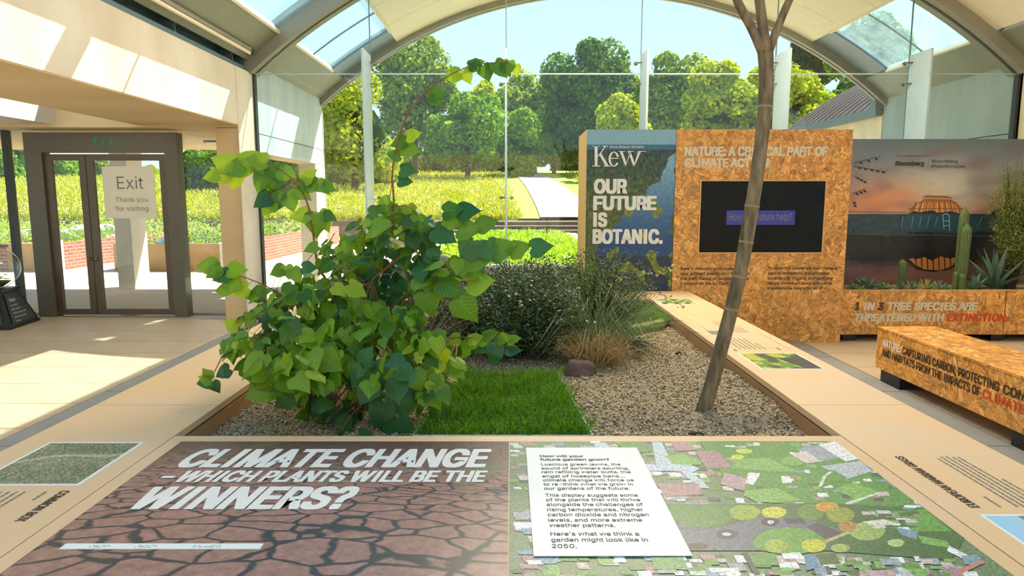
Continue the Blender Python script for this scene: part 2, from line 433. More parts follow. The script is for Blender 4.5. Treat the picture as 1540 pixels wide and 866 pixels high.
# ------------------------------------------------------------------ lettering
_fc = {}
import os
_font = None
try:
    _fp = os.path.join(bpy.utils.resource_path('LOCAL'), 'datafiles', 'fonts', 'Inter.woff2')
    if os.path.exists(_fp): _font = bpy.data.fonts.load(_fp)
except Exception: _font = None
def textmesh(body, res=3):
    key = (body, res)
    if key in _fc: return _fc[key]
    cu = bpy.data.curves.new('lettering', 'FONT'); cu.body = body; cu.size = 1; cu.resolution_u = res
    cu.fill_mode = 'NONE'
    if _font: cu.font = _font
    o = bpy.data.objects.new('lettering', cu); C.objects.link(o)
    dg = bpy.context.evaluated_depsgraph_get()
    me = bpy.data.meshes.new_from_object(o.evaluated_get(dg))
    co = [v.co.copy() for v in me.vertices]; nb = {}
    for e_ in me.edges:
        a_, b_ = e_.vertices; nb.setdefault(a_, []).append(b_); nb.setdefault(b_, []).append(a_)
    first = [e_.vertices[:] for e_ in me.edges]; nxt = {a_: b_ for a_, b_ in first}
    loops = []; seen = set(); slab_i = []
    for st_ in sorted(nb):
        if st_ in seen: continue
        lp = [st_]; seen.add(st_); cur = nxt.get(st_, nb[st_][0])
        while cur not in seen:
            seen.add(cur); lp.append(cur); c2_ = [q for q in nb[cur] if q not in seen]
            if not c2_: break
            cur = nxt[cur] if nxt.get(cur) in c2_ else c2_[0]
        if len(lp) > 2:
            L3 = [co[q] for q in lp]; ym = min(q.y for q in L3); yM = max(q.y for q in L3)
            ux = sorted(set(round(q.x, 3) for q in L3)); low = [q for q in L3 if abs(q.y-ym) < 1e-3]
            if len(L3) == 12 and len(ux) == 4 and len(low) == 2 and ux[3]-ux[0] > 2.2*(ux[2]-ux[1]) and sum(1 for q in L3 if abs(q.y-yM) < 1e-3) == 2:
                w_ = (ux[2]-ux[1]); L3 = [Vector((ux[1]-0.1*w_, ym, 0)), Vector((ux[2]+0.1*w_, ym, 0)), Vector((ux[2]+0.1*w_, yM, 0)), Vector((ux[1]-0.1*w_, yM, 0))]   # plain upright for the capital I
                slab_i.append(L3)
            loops.append(L3)
    def area(l_): return sum(l_[i].x*l_[(i+1) % len(l_)].y-l_[(i+1) % len(l_)].x*l_[i].y for i in range(len(l_)))/2
    def inside(p_, l_):
        r_ = False; j = len(l_)-1
        for i in range(len(l_)):
            if (l_[i].y > p_.y) != (l_[j].y > p_.y) and p_.x < (l_[j].x-l_[i].x)*(p_.y-l_[i].y)/(l_[j].y-l_[i].y)+l_[i].x: r_ = not r_
            j = i
        return r_
    tot = sum(area(l_) for l_ in loops); sg_ = 1 if tot > 0 else -1
    if sg_ < 0:
        for q_ in slab_i: q_.reverse()
    outs = [l_ for l_ in loops if area(l_)*sg_ > 0]; holes = [l_ for l_ in loops if area(l_)*sg_ < 0]
    vs, fs = [], []
    for l_ in outs:
        hs = [h for h in holes if all(inside(h[(len(h)*k)//8], l_) for k in range(8))]
        fl_2 = [q for z_ in [l_]+hs for q in z_]; b0 = len(vs); vs.extend((q.x, q.y, 0) for q in fl_2)
        for t_ in geometry.tessellate_polygon([l_]+hs):
            p0, p1, p2 = (fl_2[k] for k in t_)
            if (p1-p0).cross(p2-p0).z < 0: t_ = (t_[0], t_[2], t_[1])
            fs.append(tuple(b0+k for k in t_))
    bpy.data.objects.remove(o); bpy.data.curves.remove(cu); bpy.data.meshes.remove(me)
    _fc[key] = (vs, fs); return vs, fs
_hv = [v[1] for v in textmesh('H')[0]]
CAPH = max(_hv) - min(_hv)
def text_into(mb, body, bl, right, up, width, cap, bold=0.0, shear=0.0, res=3, mi=0, lift=None):
    # heavy weights are struck several times, each pass a hair to the side, as a sign writer would thicken a stroke
    vs, fs = textmesh(body, res)
    if not vs: return
    x0 = min(v[0] for v in vs); x1 = max(v[0] for v in vs); bb = bold*1.0
    sx = width/(x1-x0+2*bb); sy = cap/(CAPH+bb)
    right = Vector(right).normalized(); up = Vector(up).normalized()
    nrm = right.cross(up); off = nrm*(0.0012 if lift is None else lift)
    if bold < 0.012: passes = [(0, 0)]
    else: passes = [(-bb, 0), (-bb*0.33, 0), (bb*0.33, 0), (bb, 0), (-bb, bb*0.5), (0, bb*0.5), (bb, bb*0.5), (-bb, -bb*0.5), (0, -bb*0.5), (bb, -bb*0.5)]
    for k, (dx, dy) in enumerate(passes):
        mb.add([Vector(bl) + right*((v[0]-x0+bb+dx)*sx + shear*(v[1]+bb/2+dy)*sy) + up*((v[1]+bb/2+dy)*sy) + off + nrm*(2e-6*k) for v in vs], fs, mi)
EX, EY, EZ = Vector((1,0,0)), Vector((0,1,0)), Vector((0,0,1))
def line_wall(mb, body, x0, x1, yt, yb, Y, bold=0.0, shear=0.0, mi=0, res=3):
    a = at(x0, yb, Y); b = at(x1, yb, Y); t = at(x0, yt, Y)
    text_into(mb, body, a, EX, EZ, b.x-a.x, t.z-a.z, bold, shear, res, mi)
def line_top(mb, body, x0, x1, yt, yb, z, bold=0.0, shear=0.0, mi=0, res=3, lift=None):
    a = onz(x0, yb, z); b = onz(x1, yb, z); t = onz(x0, yt, z)
    text_into(mb, body, a, EX, EY, b.x-a.x, t.y-a.y, bold, shear, res, mi, lift)
def smallprint(mb, o, right, up, w, rows, pitch, h=0.004, seed=1, mi=0, lift=0.0012):
    # unreadable small print: runs of short dark dashes
    r = random.Random(seed); right = Vector(right); up = Vector(up); nrm = right.cross(up)*lift
    for k in range(rows):
        x = 0; end = w*(1 if k < rows-1 else 0.55)*(0.86+0.14*r.random())
        while x < end:
            ww = min(end-x, r.uniform(0.006, 0.028))
            p = Vector(o)+right*x-up*(k*pitch)+nrm
            mb.poly([p, p+right*ww, p+right*ww+up*h, p+up*h], mi); x += ww+0.005

# ------------------------------------------------------------------ SETTING: floor
def empty_struct(name, loc=(0,0,0)):
    return thing(name, loc, kind='structure')
fl = MB()
fl.box((-9.2, -1.0, -0.2), (7.4, 8.95, -0.03))
fb = MB(); fb.box((-9.2, -9.0, -0.2), (7.4, 0.44, -0.002)); fb.build('floor', M['slab'], loc=(0, -4, 0), kind='structure')  # floor behind the camera, added to catch sun and bounce it forward
fb = MB(); fb.box((-9.2, -9.2, 0), (7.4, -9.0, 3.3)); fb.build('bounce_wall_rear', M['cream_wall'], loc=(0, -9, 0), kind='structure')  # unseen wall added to throw warm bounced sun back into the hall
floor = fl.build('floor', M['joint'], loc=(0,0,0), kind='structure')
def slab_proto(name, sx, sy, h, m, parent, loc):
    b = MB(); g = 0.004
    b.box((g, g, -0.03), (sx-g, sy-g, 0))
    o = b.build(name, m, loc=(0,0,0)); o.parent = parent; o.location = loc
    return o
def tile_run(name, parent, xs, y0, pitch, n, m):
    # a run of slabs; all of one column share a mesh
    for i in range(len(xs)-1):
        first = slab_proto(name, xs[i+1]-xs[i], pitch, 0.03, m, parent, (xs[i], y0, 0))
        for k in range(1, n):
            c = first.copy(); C.objects.link(c); c.parent = parent; c.location = (xs[i], y0+k*pitch, 0)
tile_run('floor_slab', floor, [-9.0, -7.9, -6.75, -5.6, -4.42, -3.265], 0.445, 0.555, 15, M['slab'])
tile_run('floor_slab', floor, [3.135, 4.28, 5.42, 6.56], 0.445, 0.555, 15, M['slab'])
tile_run('edging_strip', floor, [-3.26, -2.9], 0.4, 1.2, 7, M['strip'])
tile_run('edging_strip', floor, [2.80, 3.13], 0.4, 1.2, 7, M['strip'])
b = MB(); b.box((-2.9, 0.4, -0.03), (-1.95, 8.9, -0.002)); b.box((1.85, 0.4, -0.03), (2.8, 8.9, -0.002))
b.build('floor_strip', M['slab'], parent=floor)

# ground outside
b = MB(); b.box((-60, 8.96, -0.3), (60, 29, -0.032))
ground = b.build('ground', M['joint'], loc=(0,0,0), kind='structure')
tile_run('paving_slab', ground, [-9.0, -7.9, -6.75, -5.6, -4.42, -3.265, -2.1], 8.97, 0.6, 6, M['paving'])
b = MB(); b.box((-60, 12.57, -0.031), (60, 28.3, -0.004)); b.box((-2.1, 8.97, -0.031), (60, 12.57, -0.004)); b.box((-60, 8.97, -0.031), (-9.0, 12.57, -0.004))
b.build('terrace_surface', M['paving'], parent=ground)

# ------------------------------------------------------------------ vault geometry
VX, VZ, VR = 1.6, CAMZ-3.93, 7.55
def ap(a, r=VR): return (VX + r*sin(a), VZ + r*cos(a))
def arcbox(mb, a0, a1, r0, r1, y0, y1, n=16, mi=0):
    a0, a1 = radians(a0), radians(a1)
    vs = []; 
    for k in range(n+1):
        a = a0+(a1-a0)*k/n
        for r in (r0, r1):
            x, z = ap(a, r)
            vs.append((x, y0, z)); vs.append((x, y1, z))
    fs = []
    for k in range(n):
        q = k*4; w = q+4
        fs += [(q, w, w+1, q+1), (q+2, q+3, w+3, w+2), (q, q+2, w+2, w), (q+1, w+1, w+3, q+3)]
    fs += [(0, 1, 3, 2), (n*4, n*4+2, n*4+3, n*4+1)]
    mb.add(vs, fs, mi)
GY = 8.93           # plane of the end glazing
EY2 = 12.1          # end of the outer canopy
SPA, SKA, CRA = 41.07, 37.0, 28.4
ceiling = empty_struct('ceiling', (VX, GY, 3.3))
# cream crown panels, outer canopy and inner bay
for y0, y1 in ((9.08, 9.95), (9.96, 10.98), (10.99, 12.0)):
    b = MB(); arcbox(b, -CRA, CRA, VR, VR+0.12, y0, y1, 24); b.build('ceiling_panel', M['white_panel'], parent=ceiling)
for y0, y1 in ((2.6, 4.2), (4.21, 5.8), (5.81, 7.3), (7.31, 8.78)):
    b = MB(); arcbox(b, -17, SKA-0.3, VR, VR+0.12, y0, y1, 24); b.build('ceiling_panel', M['white_panel'], parent=ceiling)  # extended over the right skylight zone to keep sun off the benches
# low metal bands above the springing
for s in (-1, 1):
    for y0, y1 in ((9.08, 12.0), (5.9, 8.78), (2.6, 5.89)):
        b = MB(); arcbox(b, s*SKA, s*SPA, VR-0.01, VR+0.12, y0, y1, 4); b.build('eaves_panel', M['band'], parent=ceiling)
# blue grey end panels in the skylight zone, hung behind the glass
for s in (-1, 1):
    b = MB(); arcbox(b, s*CRA, s*SKA, VR+0.02, VR+0.10, 11.35, 12.0, 8); b.build('end_panel', M['steel'], parent=ceiling)
# skylights
def skylight(name, a0, a1, segs):
    sk = empty_struct(name, (ap(radians(a0))[0], segs[0][0], ap(radians(a0))[1]))
    for y0, y1 in segs:
        b = MB(); arcbox(b, a0, a1, VR+0.04, VR+0.052, y0, y1, 8); b.build('pane', M['skylight'], parent=sk)
    for y0, y1 in segs[:-1]:
        b = MB(); arcbox(b, a0, a1, VR+0.03, VR+0.055, y1, y1+0.012, 8); b.build('glazing_bar', M['rib'], parent=sk)
    b = MB()
    for a in (a0, a1):
        arcbox(b, a-0.12, a+0.12, VR-0.02, VR+0.1, segs[0][0], segs[-1][1], 1)
    b.build('skylight_frame', M['white_panel'], parent=sk)
    return sk
skylight('window_2', -SKA, -CRA, [(9.08, 10.3), (10.312, 11.34)])
skylight('window_3', CRA, SKA, [(9.08, 10.3), (10.312, 11.34)])
skylight('window_4', -SKA, -17, [(2.6, 4.9), (4.912, 6.7), (6.712, 8.78)])
# arched ribs
def rib(y, w, a=SPA+0.6, ri=VR-0.14, ro=VR+0.16):
    r = empty_struct('trim_1', (VX, y, 3.3))
    r.name = 'trim_1'
    b = MB(); arcbox(b, -a, a, ri, ro, y-w, y-w*0.22, 40); arcbox(b, -a, a, ri, ro, y+w*0.22, y+w, 40)
    b.build('rib_flange', M['rib'], parent=r)
    b = MB(); arcbox(b, -a, a, ri+0.035, ro-0.02, y-w*0.21, y+w*0.21, 40); b.build('rib_web', M['darksteel'], parent=r)
    return r
ORG_rib = rib(8.93, 0.15)
rib(12.1, 0.10, ri=VR-0.10, ro=VR+0.2)
for yy in (5.85,):
    b = MB(); arcbox(b, -36.6, -17.2, VR-0.02, VR+0.06, yy-0.12, yy+0.12, 8); b.build('trim_2', M['rib'], loc=(0, yy, 3), kind='structure')

# ------------------------------------------------------------------ left wing: beams, columns
wl_ = empty_struct('wall_left', (-3.36, 4, 0))
b = MB(); b.box((-4.6, -0.5, 2.44), (-3.36, 8.4, 3.135)); b.build('edge_beam', [M['concrete']], parent=wl_)
# underside sheet in the tan painted for concrete in shade
b = MB(); b.box((-4.6, -0.5, 2.43), (-3.365, 8.38, 2.4405)); b.build('beam_soffit', M['soffit'], parent=wl_)
b = MB(); b.box((-9.2, -0.5, 2.44), (-5.62, 8.4, 3.135)); b.build('inner_beam', M['concrete'], parent=wl_)
b = MB(); b.box((-9.2, 8.4, 2.405), (-3.36, 8.9, 3.135)); b.build('cross_beam', M['soffit'], parent=wl_)
b = MB(); b.box((-3.65, 8.4, 0), (-3.36, 8.88, 2.40)); b.build('column', M['soffit'], parent=wl_, bevel=0.008)
b = MB(); b.box((-3.362, 8.38, 0.0), (-3.352, 8.9, 3.135)); b.build('column_sunlit_face', M['concrete'], parent=wl_)  # thin sheet painting the sunlit side of column and cross beam paler
# steel gutter channel on the beam
tr = empty_struct('trim_3', (-3.5, 4, 3.2))
b = MB(); b.box((-3.62, -0.5, 3.14), (-3.40, 8.8, 3.17)); b.box((-3.62, -0.5, 3.17), (-3.56, 8.8, 3.34)); b.box((-3.40, -0.5, 3.135), (-3.385, 8.8, 3.195))
b.box((-3.62, -0.5, 3.335), (-3.36, 8.8, 3.352))
b.build('channel', M['steel'], parent=tr)
b = MB()
for y in (1.0, 3.0, 5.0, 7.0, 8.4, 8.75): b.box((-3.56, y, 3.17), (-3.39, y+0.02, 3.335))
b.build('channel_rib', M['steel'], parent=tr)
b = MB(); b.box((-3.61, -0.5, 3.352), (-3.45, 8.8, 3.42)); b.build('recess_back', M['darksteel'], parent=tr)
t = thing('strip_light', (-3.2, 6.9, 3.4), 'long thin strip light fixed under the grey roof panel above the left beam', 'light')
b = MB(); b.tube([(-3.22, 5.9, 3.31), (-3.22, 8.55, 3.31)], 0.022, 8); b.build('tube', M['white_panel'], parent=t)
for y in (5.9, 8.5):
    b = MB(); b.box((-3.26, y, 3.29), (-3.18, y+0.07, 3.36)); b.build('end_cap', M['darksteel'], parent=t)
b = MB(); b.box((-3.25, 5.85, 3.325), (-3.19, 8.6, 3.365)); b.build('batten', M['rib'], parent=t)

# outside: porch soffit, lintel panels, columns
po = empty_struct('wall_porch', (-5, 10.5, 0))
b = MB(); b.box((-9.2, 8.92, 2.44), (-3.62, 12.6, 2.75)); b.build('porch_roof', M['soffit'], parent=po)
b = MB(); b.box((-3.66, 8.96, 2.40), (-3.36, 12.1, 3.34)); b.build('lintel_panel', M['blue_panel'], parent=po)
b = MB(); b.box((-3.66, 8.96, 2.14), (-3.36, 12.1, 2.385)); b.build('lintel_panel', M['blue_panel'], parent=po)
b = MB(); b.box((-3.655, 8.96, 2.13), (-3.37, 12.1, 2.142)); b.box((-3.64, 8.97, 2.38), (-3.38, 12.08, 2.405)); b.build('lintel_joint', M['soffit'], parent=po)
b = MB(); b.box((-3.65, 11.6, 0), (-3.36, 12.12, 2.13)); b.box((-3.60, 12.12, 0), (-3.352, 12.14, 3.1)); b.build('column', M['concrete'], parent=po)
b = MB(); b.box((-6.76, 11.4, 0), (-6.48, 11.88, 2.44)); b.build('column', M['concrete'], parent=po)
t = thing('ceiling_light', (-4.72, 10.7, 2.44), 'round flat downlight on the porch ceiling outside the doors', 'light')
b = MB(); b.lathe([(0, -0.03), (0.11, -0.03), (0.12, -0.02), (0.12, 0.0)], (-4.72, 10.7, 2.44), 20); b.build('housing', M['darksteel'], parent=t)
b = MB(); b.lathe([(0, -0.034), (0.08, -0.034), (0.085, -0.03)], (-4.72, 10.7, 2.44), 16); b.build('diffuser', M['card'], parent=t)

# ------------------------------------------------------------------ right wall
wr = empty_struct('wall_right', (6.6, 10, 0))
b = MB(); b.box((6.56, 8.96, 0), (6.9, 12.1, 2.38)); b.build('wall_panel', M['teal_wall'], parent=wr)
b = MB(); b.box((6.56, 8.96, 2.395), (6.9, 12.1, 3.34)); b.build('wall_panel', M['teal_wall'], parent=wr)
b = MB(); b.box((6.6, 8.96, 0), (6.88, 12.1, 3.3)); b.build('wall_core', M['darksteel'], parent=wr)
b = MB(); b.box((6.58, 2.6, 0), (6.9, 8.88, 3.34)); b.build('inner_wall', M['cream_wall'], parent=wr)
# neighbouring wing outside on the right
nb = thing('roofed_wing', (8.5, 14.2, 0), 'cream walled outbuilding with a ribbed metal roof seen beyond the glass above the chipboard display', 'building')
b = MB(); b.box((6.56, 12.13, 0), (12.0, 16.2, 3.02)); b.build('wall', M['cream_wall'], parent=nb)
b = MB(); b.box((6.44, 12.14, 3.0), (6.6, 16.35, 3.14)); b.build('gutter', M['steel'], parent=nb)
b = MB(); b.box((6.42, 12.12, 3.12), (6.75, 12.3, 3.36)); b.build('gutter_end', M['steel'], parent=nb)
def narc(a, r=VR): return (6.5+4.98 + r*sin(a), 3.08-7.55*cos(radians(41.07)) + r*cos(a))
def narcbox(mb, a0, a1, r0, r1, y0, y1, n=12):
    vs = []
    for k in range(n+1):
        a = radians(a0+(a1-a0)*k/n)
        for r in (r0, r1):
            x, z = narc(a, r); vs += [(x, y0, z), (x, y1, z)]
    fs = []
    for k in range(n):
        q = k*4; w = q+4
        fs += [(q, w, w+1, q+1), (q+2, q+3, w+3, w+2), (q, q+2, w+2, w), (q+1, w+1, w+3, q+3)]
    fs += [(0, 1, 3, 2), (n*4, n*4+2, n*4+3, n*4+1)]
    mb.add(vs, fs)
b = MB(); narcbox(b, -41, 12, VR-0.1, VR, 12.14, 16.3, 20); b.build('roof', M['zinc'], parent=nb)
y = 12.14
while y < 16.3:
    b = MB(); narcbox(b, -41, 12, VR, VR+0.045, y, y+0.035, 20); b.build('seam', M['zinc'], parent=nb); y += 0.297

# ------------------------------------------------------------------ end glazing
win = empty_struct('window_1', (1.6, GY, 0))
gx = [-3.36, -1.83, -0.075, 1.665, 3.405, 5.13, 6.56]
def arcz(x, r=VR-0.12): return VZ + sqrt(max(0, r*r-(x-VX)**2))
for i in range(6):
    x0, x1 = gx[i]+0.004, gx[i+1]-0.004
    b = MB(); b.box((x0, GY, 0.02), (x1, GY+0.014, 3.132)); b.build('pane', M['glass'], parent=win)
    n = 8; xs = [x0+(x1-x0)*k/n for k in range(n+1)]
    pts = [(x0, GY, 3.142), (x1, GY, 3.142)] + [(x, GY, max(3.15, arcz(x))) for x in reversed(xs)]
    b = MB(); b.prism(pts, (0, 0.014, 0)); b.build('pane', M['glass'], parent=win)
b = MB(); b.box((-3.36, GY-0.003, 3.130), (6.56, GY+0.017, 3.144)); b.build('glazing_joint', M['fin'], parent=win)
for x in gx[1:-1]:
    b = MB(); b.box((x-0.006, GY-0.003, 0.02), (x+0.006, GY+0.017, arcz(x))); b.build('glazing_joint', M['steel'], parent=win)
for x in (gx[0]-0.005, gx[-1]-0.03):
    b = MB(); b.box((x, GY-0.03, 0), (x+0.04, GY+0.05, 3.36)); b.build('mullion', M['darksteel'], parent=win)
b = MB(); b.box((-3.36, GY-0.05, 0), (6.56, GY+0.06, 0.05)); b.build('window_sill', M['steel'], parent=win)
for x in gx[1:-1]:
    b = MB(); b.box((x-0.012, GY-0.47, 0), (x+0.012, GY-0.02, 3.36)); fin = b.build('glass_fin', M['fin'], parent=win)
    for z in (1.55, 3.0, 3.26):
        for s in (-1, 1):
            b = MB(); b.tube([(x, GY-0.10, z), (x+s*0.07, GY-0.06, z)], 0.010, 6); b.tube([(x+s*0.07, GY-0.09, z), (x+s*0.07, GY-0.005, z)], 0.013, 8)
            b.tube([(x+s*0.07, GY-0.025, z), (x+s*0.07, GY-0.001, z)], 0.026, 10)
            b.build('fitting', M['chrome'], parent=fin)

# ------------------------------------------------------------------ door portal on the left
dr = empty_struct('door_1', (-5.2, 8.7, 0))
DY = 8.7
b = MB(); b.box((-6.2, DY-0.06, 0), (-5.98, DY+0.10, 2.37)); b.build('portal_post', M['portal'], parent=dr)
b = MB(); b.box((-4.42, DY-0.06, 0), (-4.255, DY+0.10, 2.37)); b.build('portal_post', M['portal'], parent=dr)
b = MB(); b.box((-5.98, DY-0.06, 2.12), (-4.42, DY+0.10, 2.37)); b.build('portal_head', M['portal'], parent=dr)
b = MB(); b.box((-6.0, DY-0.02, 0), (-4.4, DY+0.05, 0.012)); b.build('threshold', M['chrome'], parent=dr)
def leaf(x0, x1, knob_x):
    st = 0.085
    b = MB(); b.box((x0, DY-0.025, 0.02), (x0+st, DY+0.025, 2.10)); b.box((x1-st, DY-0.025, 0.02), (x1, DY+0.025, 2.10))
    b.box((x0+st, DY-0.025, 2.02), (x1-st, DY+0.025, 2.10)); b.box((x0+st, DY-0.025, 0.02), (x1-st, DY+0.025, 0.10))
    f = b.build('door_leaf', M['bronze'], parent=dr)
    b = MB(); b.box((x0+st, DY-0.006, 0.10), (x1-st, DY+0.006, 2.02)); b.build('pane', M['glass'], parent=f)
    b = MB()
    for s in (-1, 1):
        b.tube([(knob_x, DY+s*0.025, 0.76), (knob_x, DY+s*0.045, 0.76)], 0.014, 8); b.blob((knob_x, DY+s*0.058, 0.76), 0.022, 10, 6, 0)
    b.build('knob', M['chrome'], parent=f)
leaf(-5.975, -5.455, -5.495)
leaf(-5.445, -4.425, -5.405)
em = MB()
def ez(px, py): return at(px, py, DY-0.063)
p = lambda *q: em.poly([ez(x, y) for x, y in q])
p((164.5,206.8),(169,206.8),(169,219),(164.5,219)); p((153.5,207),(155.5,207),(155.5,214),(158,213),(154.5,218.5),(151.5,213),(153.5,214))
p((142,207),(145,207),(145.5,210),(148.5,212),(147.5,213),(144.5,211.5),(144.5,214),(147.5,219),(145.5,219.4),(143,215.5),(140.5,218.5),(139,217.5),(141.8,213.5),(141.8,211),(139.5,212.5),(139,211.5))
em.build('exit_emblem', M['green_emblem'], parent=dr)
# fixed panes either side of the portal
w5 = empty_struct('window_5', (-5, 8.75, 0))
b = MB(); b.box((-4.25, 8.74, 0.03), (-3.66, 8.752, 2.40)); b.build('pane', M['glass'], parent=w5)
b = MB(); b.box((-9.0, 8.74, 0.03), (-6.205, 8.752, 2.40)); b.build('pane', M['glass'], parent=w5)
b = MB(); b.box((-6.52, 8.70, 0), (-6.46, 8.80, 2.405)); b.build('mullion', M['darksteel'], parent=w5)
# sign
sg = thing('exit_sign', (-4.91, DY-0.04, 1.6), 'cream card sign on the glass door reading Exit Thank you for visiting', 'sign')
a0 = at(159, 328, DY-0.03); a1 = at(236, 251, DY-0.03)
X0, X1, Z0, Z1 = -5.245, -4.58, 1.285, 1.945
b = MB(); b.box((X0, DY-0.034, Z0), (X1, DY-0.028, Z1)); b.build('card', M['paper'], parent=sg)
YS = DY-0.0345
for a_ in (('Exit', 176.5, 216, 265.5, 284), ('Thank you', 173.8, 222.5, 296.5, 303.5), ('for visiting', 174.5, 223.5, 310, 317)):
    b = MB(); line_wall(b, *a_, YS); b.build('lettering', M['grey_text'], parent=sg)

# donation globe
ct = Vector((-6.3, 8.02, 0)); ra = radians(9.6)
dn = thing('donation_globe', ct, 'clear round donation bowl on a black tapered pedestal beside the exit doors', 'donation box')
def rot(x, y, z): return (ct.x+x*cos(ra)-y*sin(ra), ct.y+x*sin(ra)+y*cos(ra), z)
def frust(mb, h0, z0, h1, z1, mi=0):
    vs = [rot(x, y, z0) for x, y in ((-h0,-h0),(h0,-h0),(h0,h0),(-h0,h0))] + [rot(x, y, z1) for x, y in ((-h1,-h1),(h1,-h1),(h1,h1),(-h1,h1))]
    mb.add(vs, [(0,3,2,1),(4,5,6,7),(0,1,5,4),(1,2,6,5),(2,3,7,6),(3,0,4,7)], mi)
b = MB(); frust(b, 0.34, 0, 0.34, 0.03); frust(b, 0.33, 0.03, 0.19, 0.43); frust(b, 0.21, 0.43, 0.21, 0.46); b.build('pedestal', M['black'], parent=dn, bevel=0.004)
b = MB(); 
prof = []
for k in range(0, 15):
    th = pi*(1-k/16.0*0.9) ; prof.append((0.31*sin(th) if k else 0.001, 0.26+0.27*cos(th)))
prof += [(0.17, 0.50), (0.19, 0.515), (0.18, 0.52)]
b.lathe(prof, (ct.x, ct.y, 0.45), 32); b.build('bowl', M['acrylic'], parent=dn, smooth=True)
b = MB(); b.lathe([(0.16, 0.505), (0.20, 0.505), (0.20, 0.525), (0.16, 0.525)], (ct.x, ct.y, 0.45), 28); b.build('rim', M['steel'], parent=dn)
b = MB(); r_ = random.Random(3)
for k in range(70):
    a = r_.uniform(0, 2*pi); q = r_.uniform(0, 0.2); b.obox((ct.x+q*cos(a), ct.y+q*sin(a), 0.50+r_.uniform(0, 0.08)+q*0.25), (0.07, 0.03, 0.002), r_.uniform(0, 3))
b.build('banknotes', M['hedge'], parent=dn, kind='stuff')
b = MB(); b.lathe([(0, 0.02), (0.12, 0.03), (0.2, 0.09), (0.05, 0.10), (0, 0.10)], (ct.x, ct.y, 0.45), 20); b.build('coins', M['brownrock'], parent=dn)
def facept(side, u, v):
    # u -1..1 across the face, v 0..1 up the slope
    h = 0.335+(0.195-0.335)*v; z = 0.03+0.40*v; e_ = 0.004
    if side == 0: return Vector(rot(u*h, -h-e_, z))
    return Vector(rot(h+e_, u*h, z))
for side in (0, 1):
    b = MB(); b.poly([facept(side, -0.8, 0.08), facept(side, 0.8, 0.08), facept(side, 0.78, 0.93), facept(side, -0.78, 0.93)]); pl_ = b.build('panel', M['darksteel'], parent=dn)
    b = MB()
    o = facept(side, -0.45, 0.68); rt = (facept(side, 0.5, 0.68)-o).normalized(); up = (facept(side, -0.45, 0.9)-o); up = (up-rt*up.dot(rt)).normalized()
    text_into(b, 'Kew', o, rt, up, 0.13, 0.045, res=2)
    for k, s in enumerate(('Your donation', 'helps support our', 'vital plant science and', 'conservation projects', 'Thank you')):
        o2 = facept(side, -0.55, 0.56-0.115*k); text_into(b, s, o2, rt, up, 0.012*len(s), 0.018, res=1)
    b.build('lettering', M['white_text'], parent=pl_)

# ------------------------------------------------------------------ the planter bench (table, side benches, rims)
ZT = 0.56
pb = thing('planter_bench', (0, 4.5, 0), 'wide pale stone bench and table top framing the indoor planting bed', 'planter')
XL0, XL1, XR0, XR1 = -1.97, -1.385, 1.352, 1.87
YN, YF0, YF1 = 2.642, 6.45, 7.035
g = 0.0025
def slab(x0, y0, x1, y1): 
    b = MB(); b.box((x0+g, y0+g, ZT-0.03), (x1-g, y1-g, ZT)); b.build('bench_slab', M['limestone'], parent=pb)
ys = [0.9, 3.06, 4.30, 5.54, 7.035]
for i in range(4): slab(XL0, ys[i], XL1, ys[i+1]); slab(XR0, ys[i], XR1, ys[i+1])
slab(XL1, 0.9, XR0, YN); slab(XL1, YF0, XR0, YF1)
b = MB(); b.box((XL0+0.02, 0.92, ZT-0.07), (XL1-0.012, 7.03, ZT-0.031)); b.box((XR0+0.012, 0.92, ZT-0.07), (XR1-0.02, 7.03, ZT-0.031))
b.box((XL1, 0.92, ZT-0.07), (XR0, YN-0.01, ZT-0.031)); b.box((XL1, YF0+0.01, ZT-0.07), (XR0, YF1-0.02, ZT-0.031)); b.build('shadow_gap', M['darkgap'], parent=pb)
b = MB()
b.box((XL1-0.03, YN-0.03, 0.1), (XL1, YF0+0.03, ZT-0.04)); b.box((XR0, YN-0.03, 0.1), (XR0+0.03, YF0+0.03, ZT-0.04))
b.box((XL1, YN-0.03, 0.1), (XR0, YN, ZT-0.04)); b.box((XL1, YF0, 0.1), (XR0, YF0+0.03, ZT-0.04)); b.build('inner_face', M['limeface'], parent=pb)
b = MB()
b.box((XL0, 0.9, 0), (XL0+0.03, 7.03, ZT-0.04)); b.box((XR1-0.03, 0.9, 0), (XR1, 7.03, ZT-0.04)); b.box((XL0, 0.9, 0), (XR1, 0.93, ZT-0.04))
b.build('outer_face', M['limeface'], parent=pb)

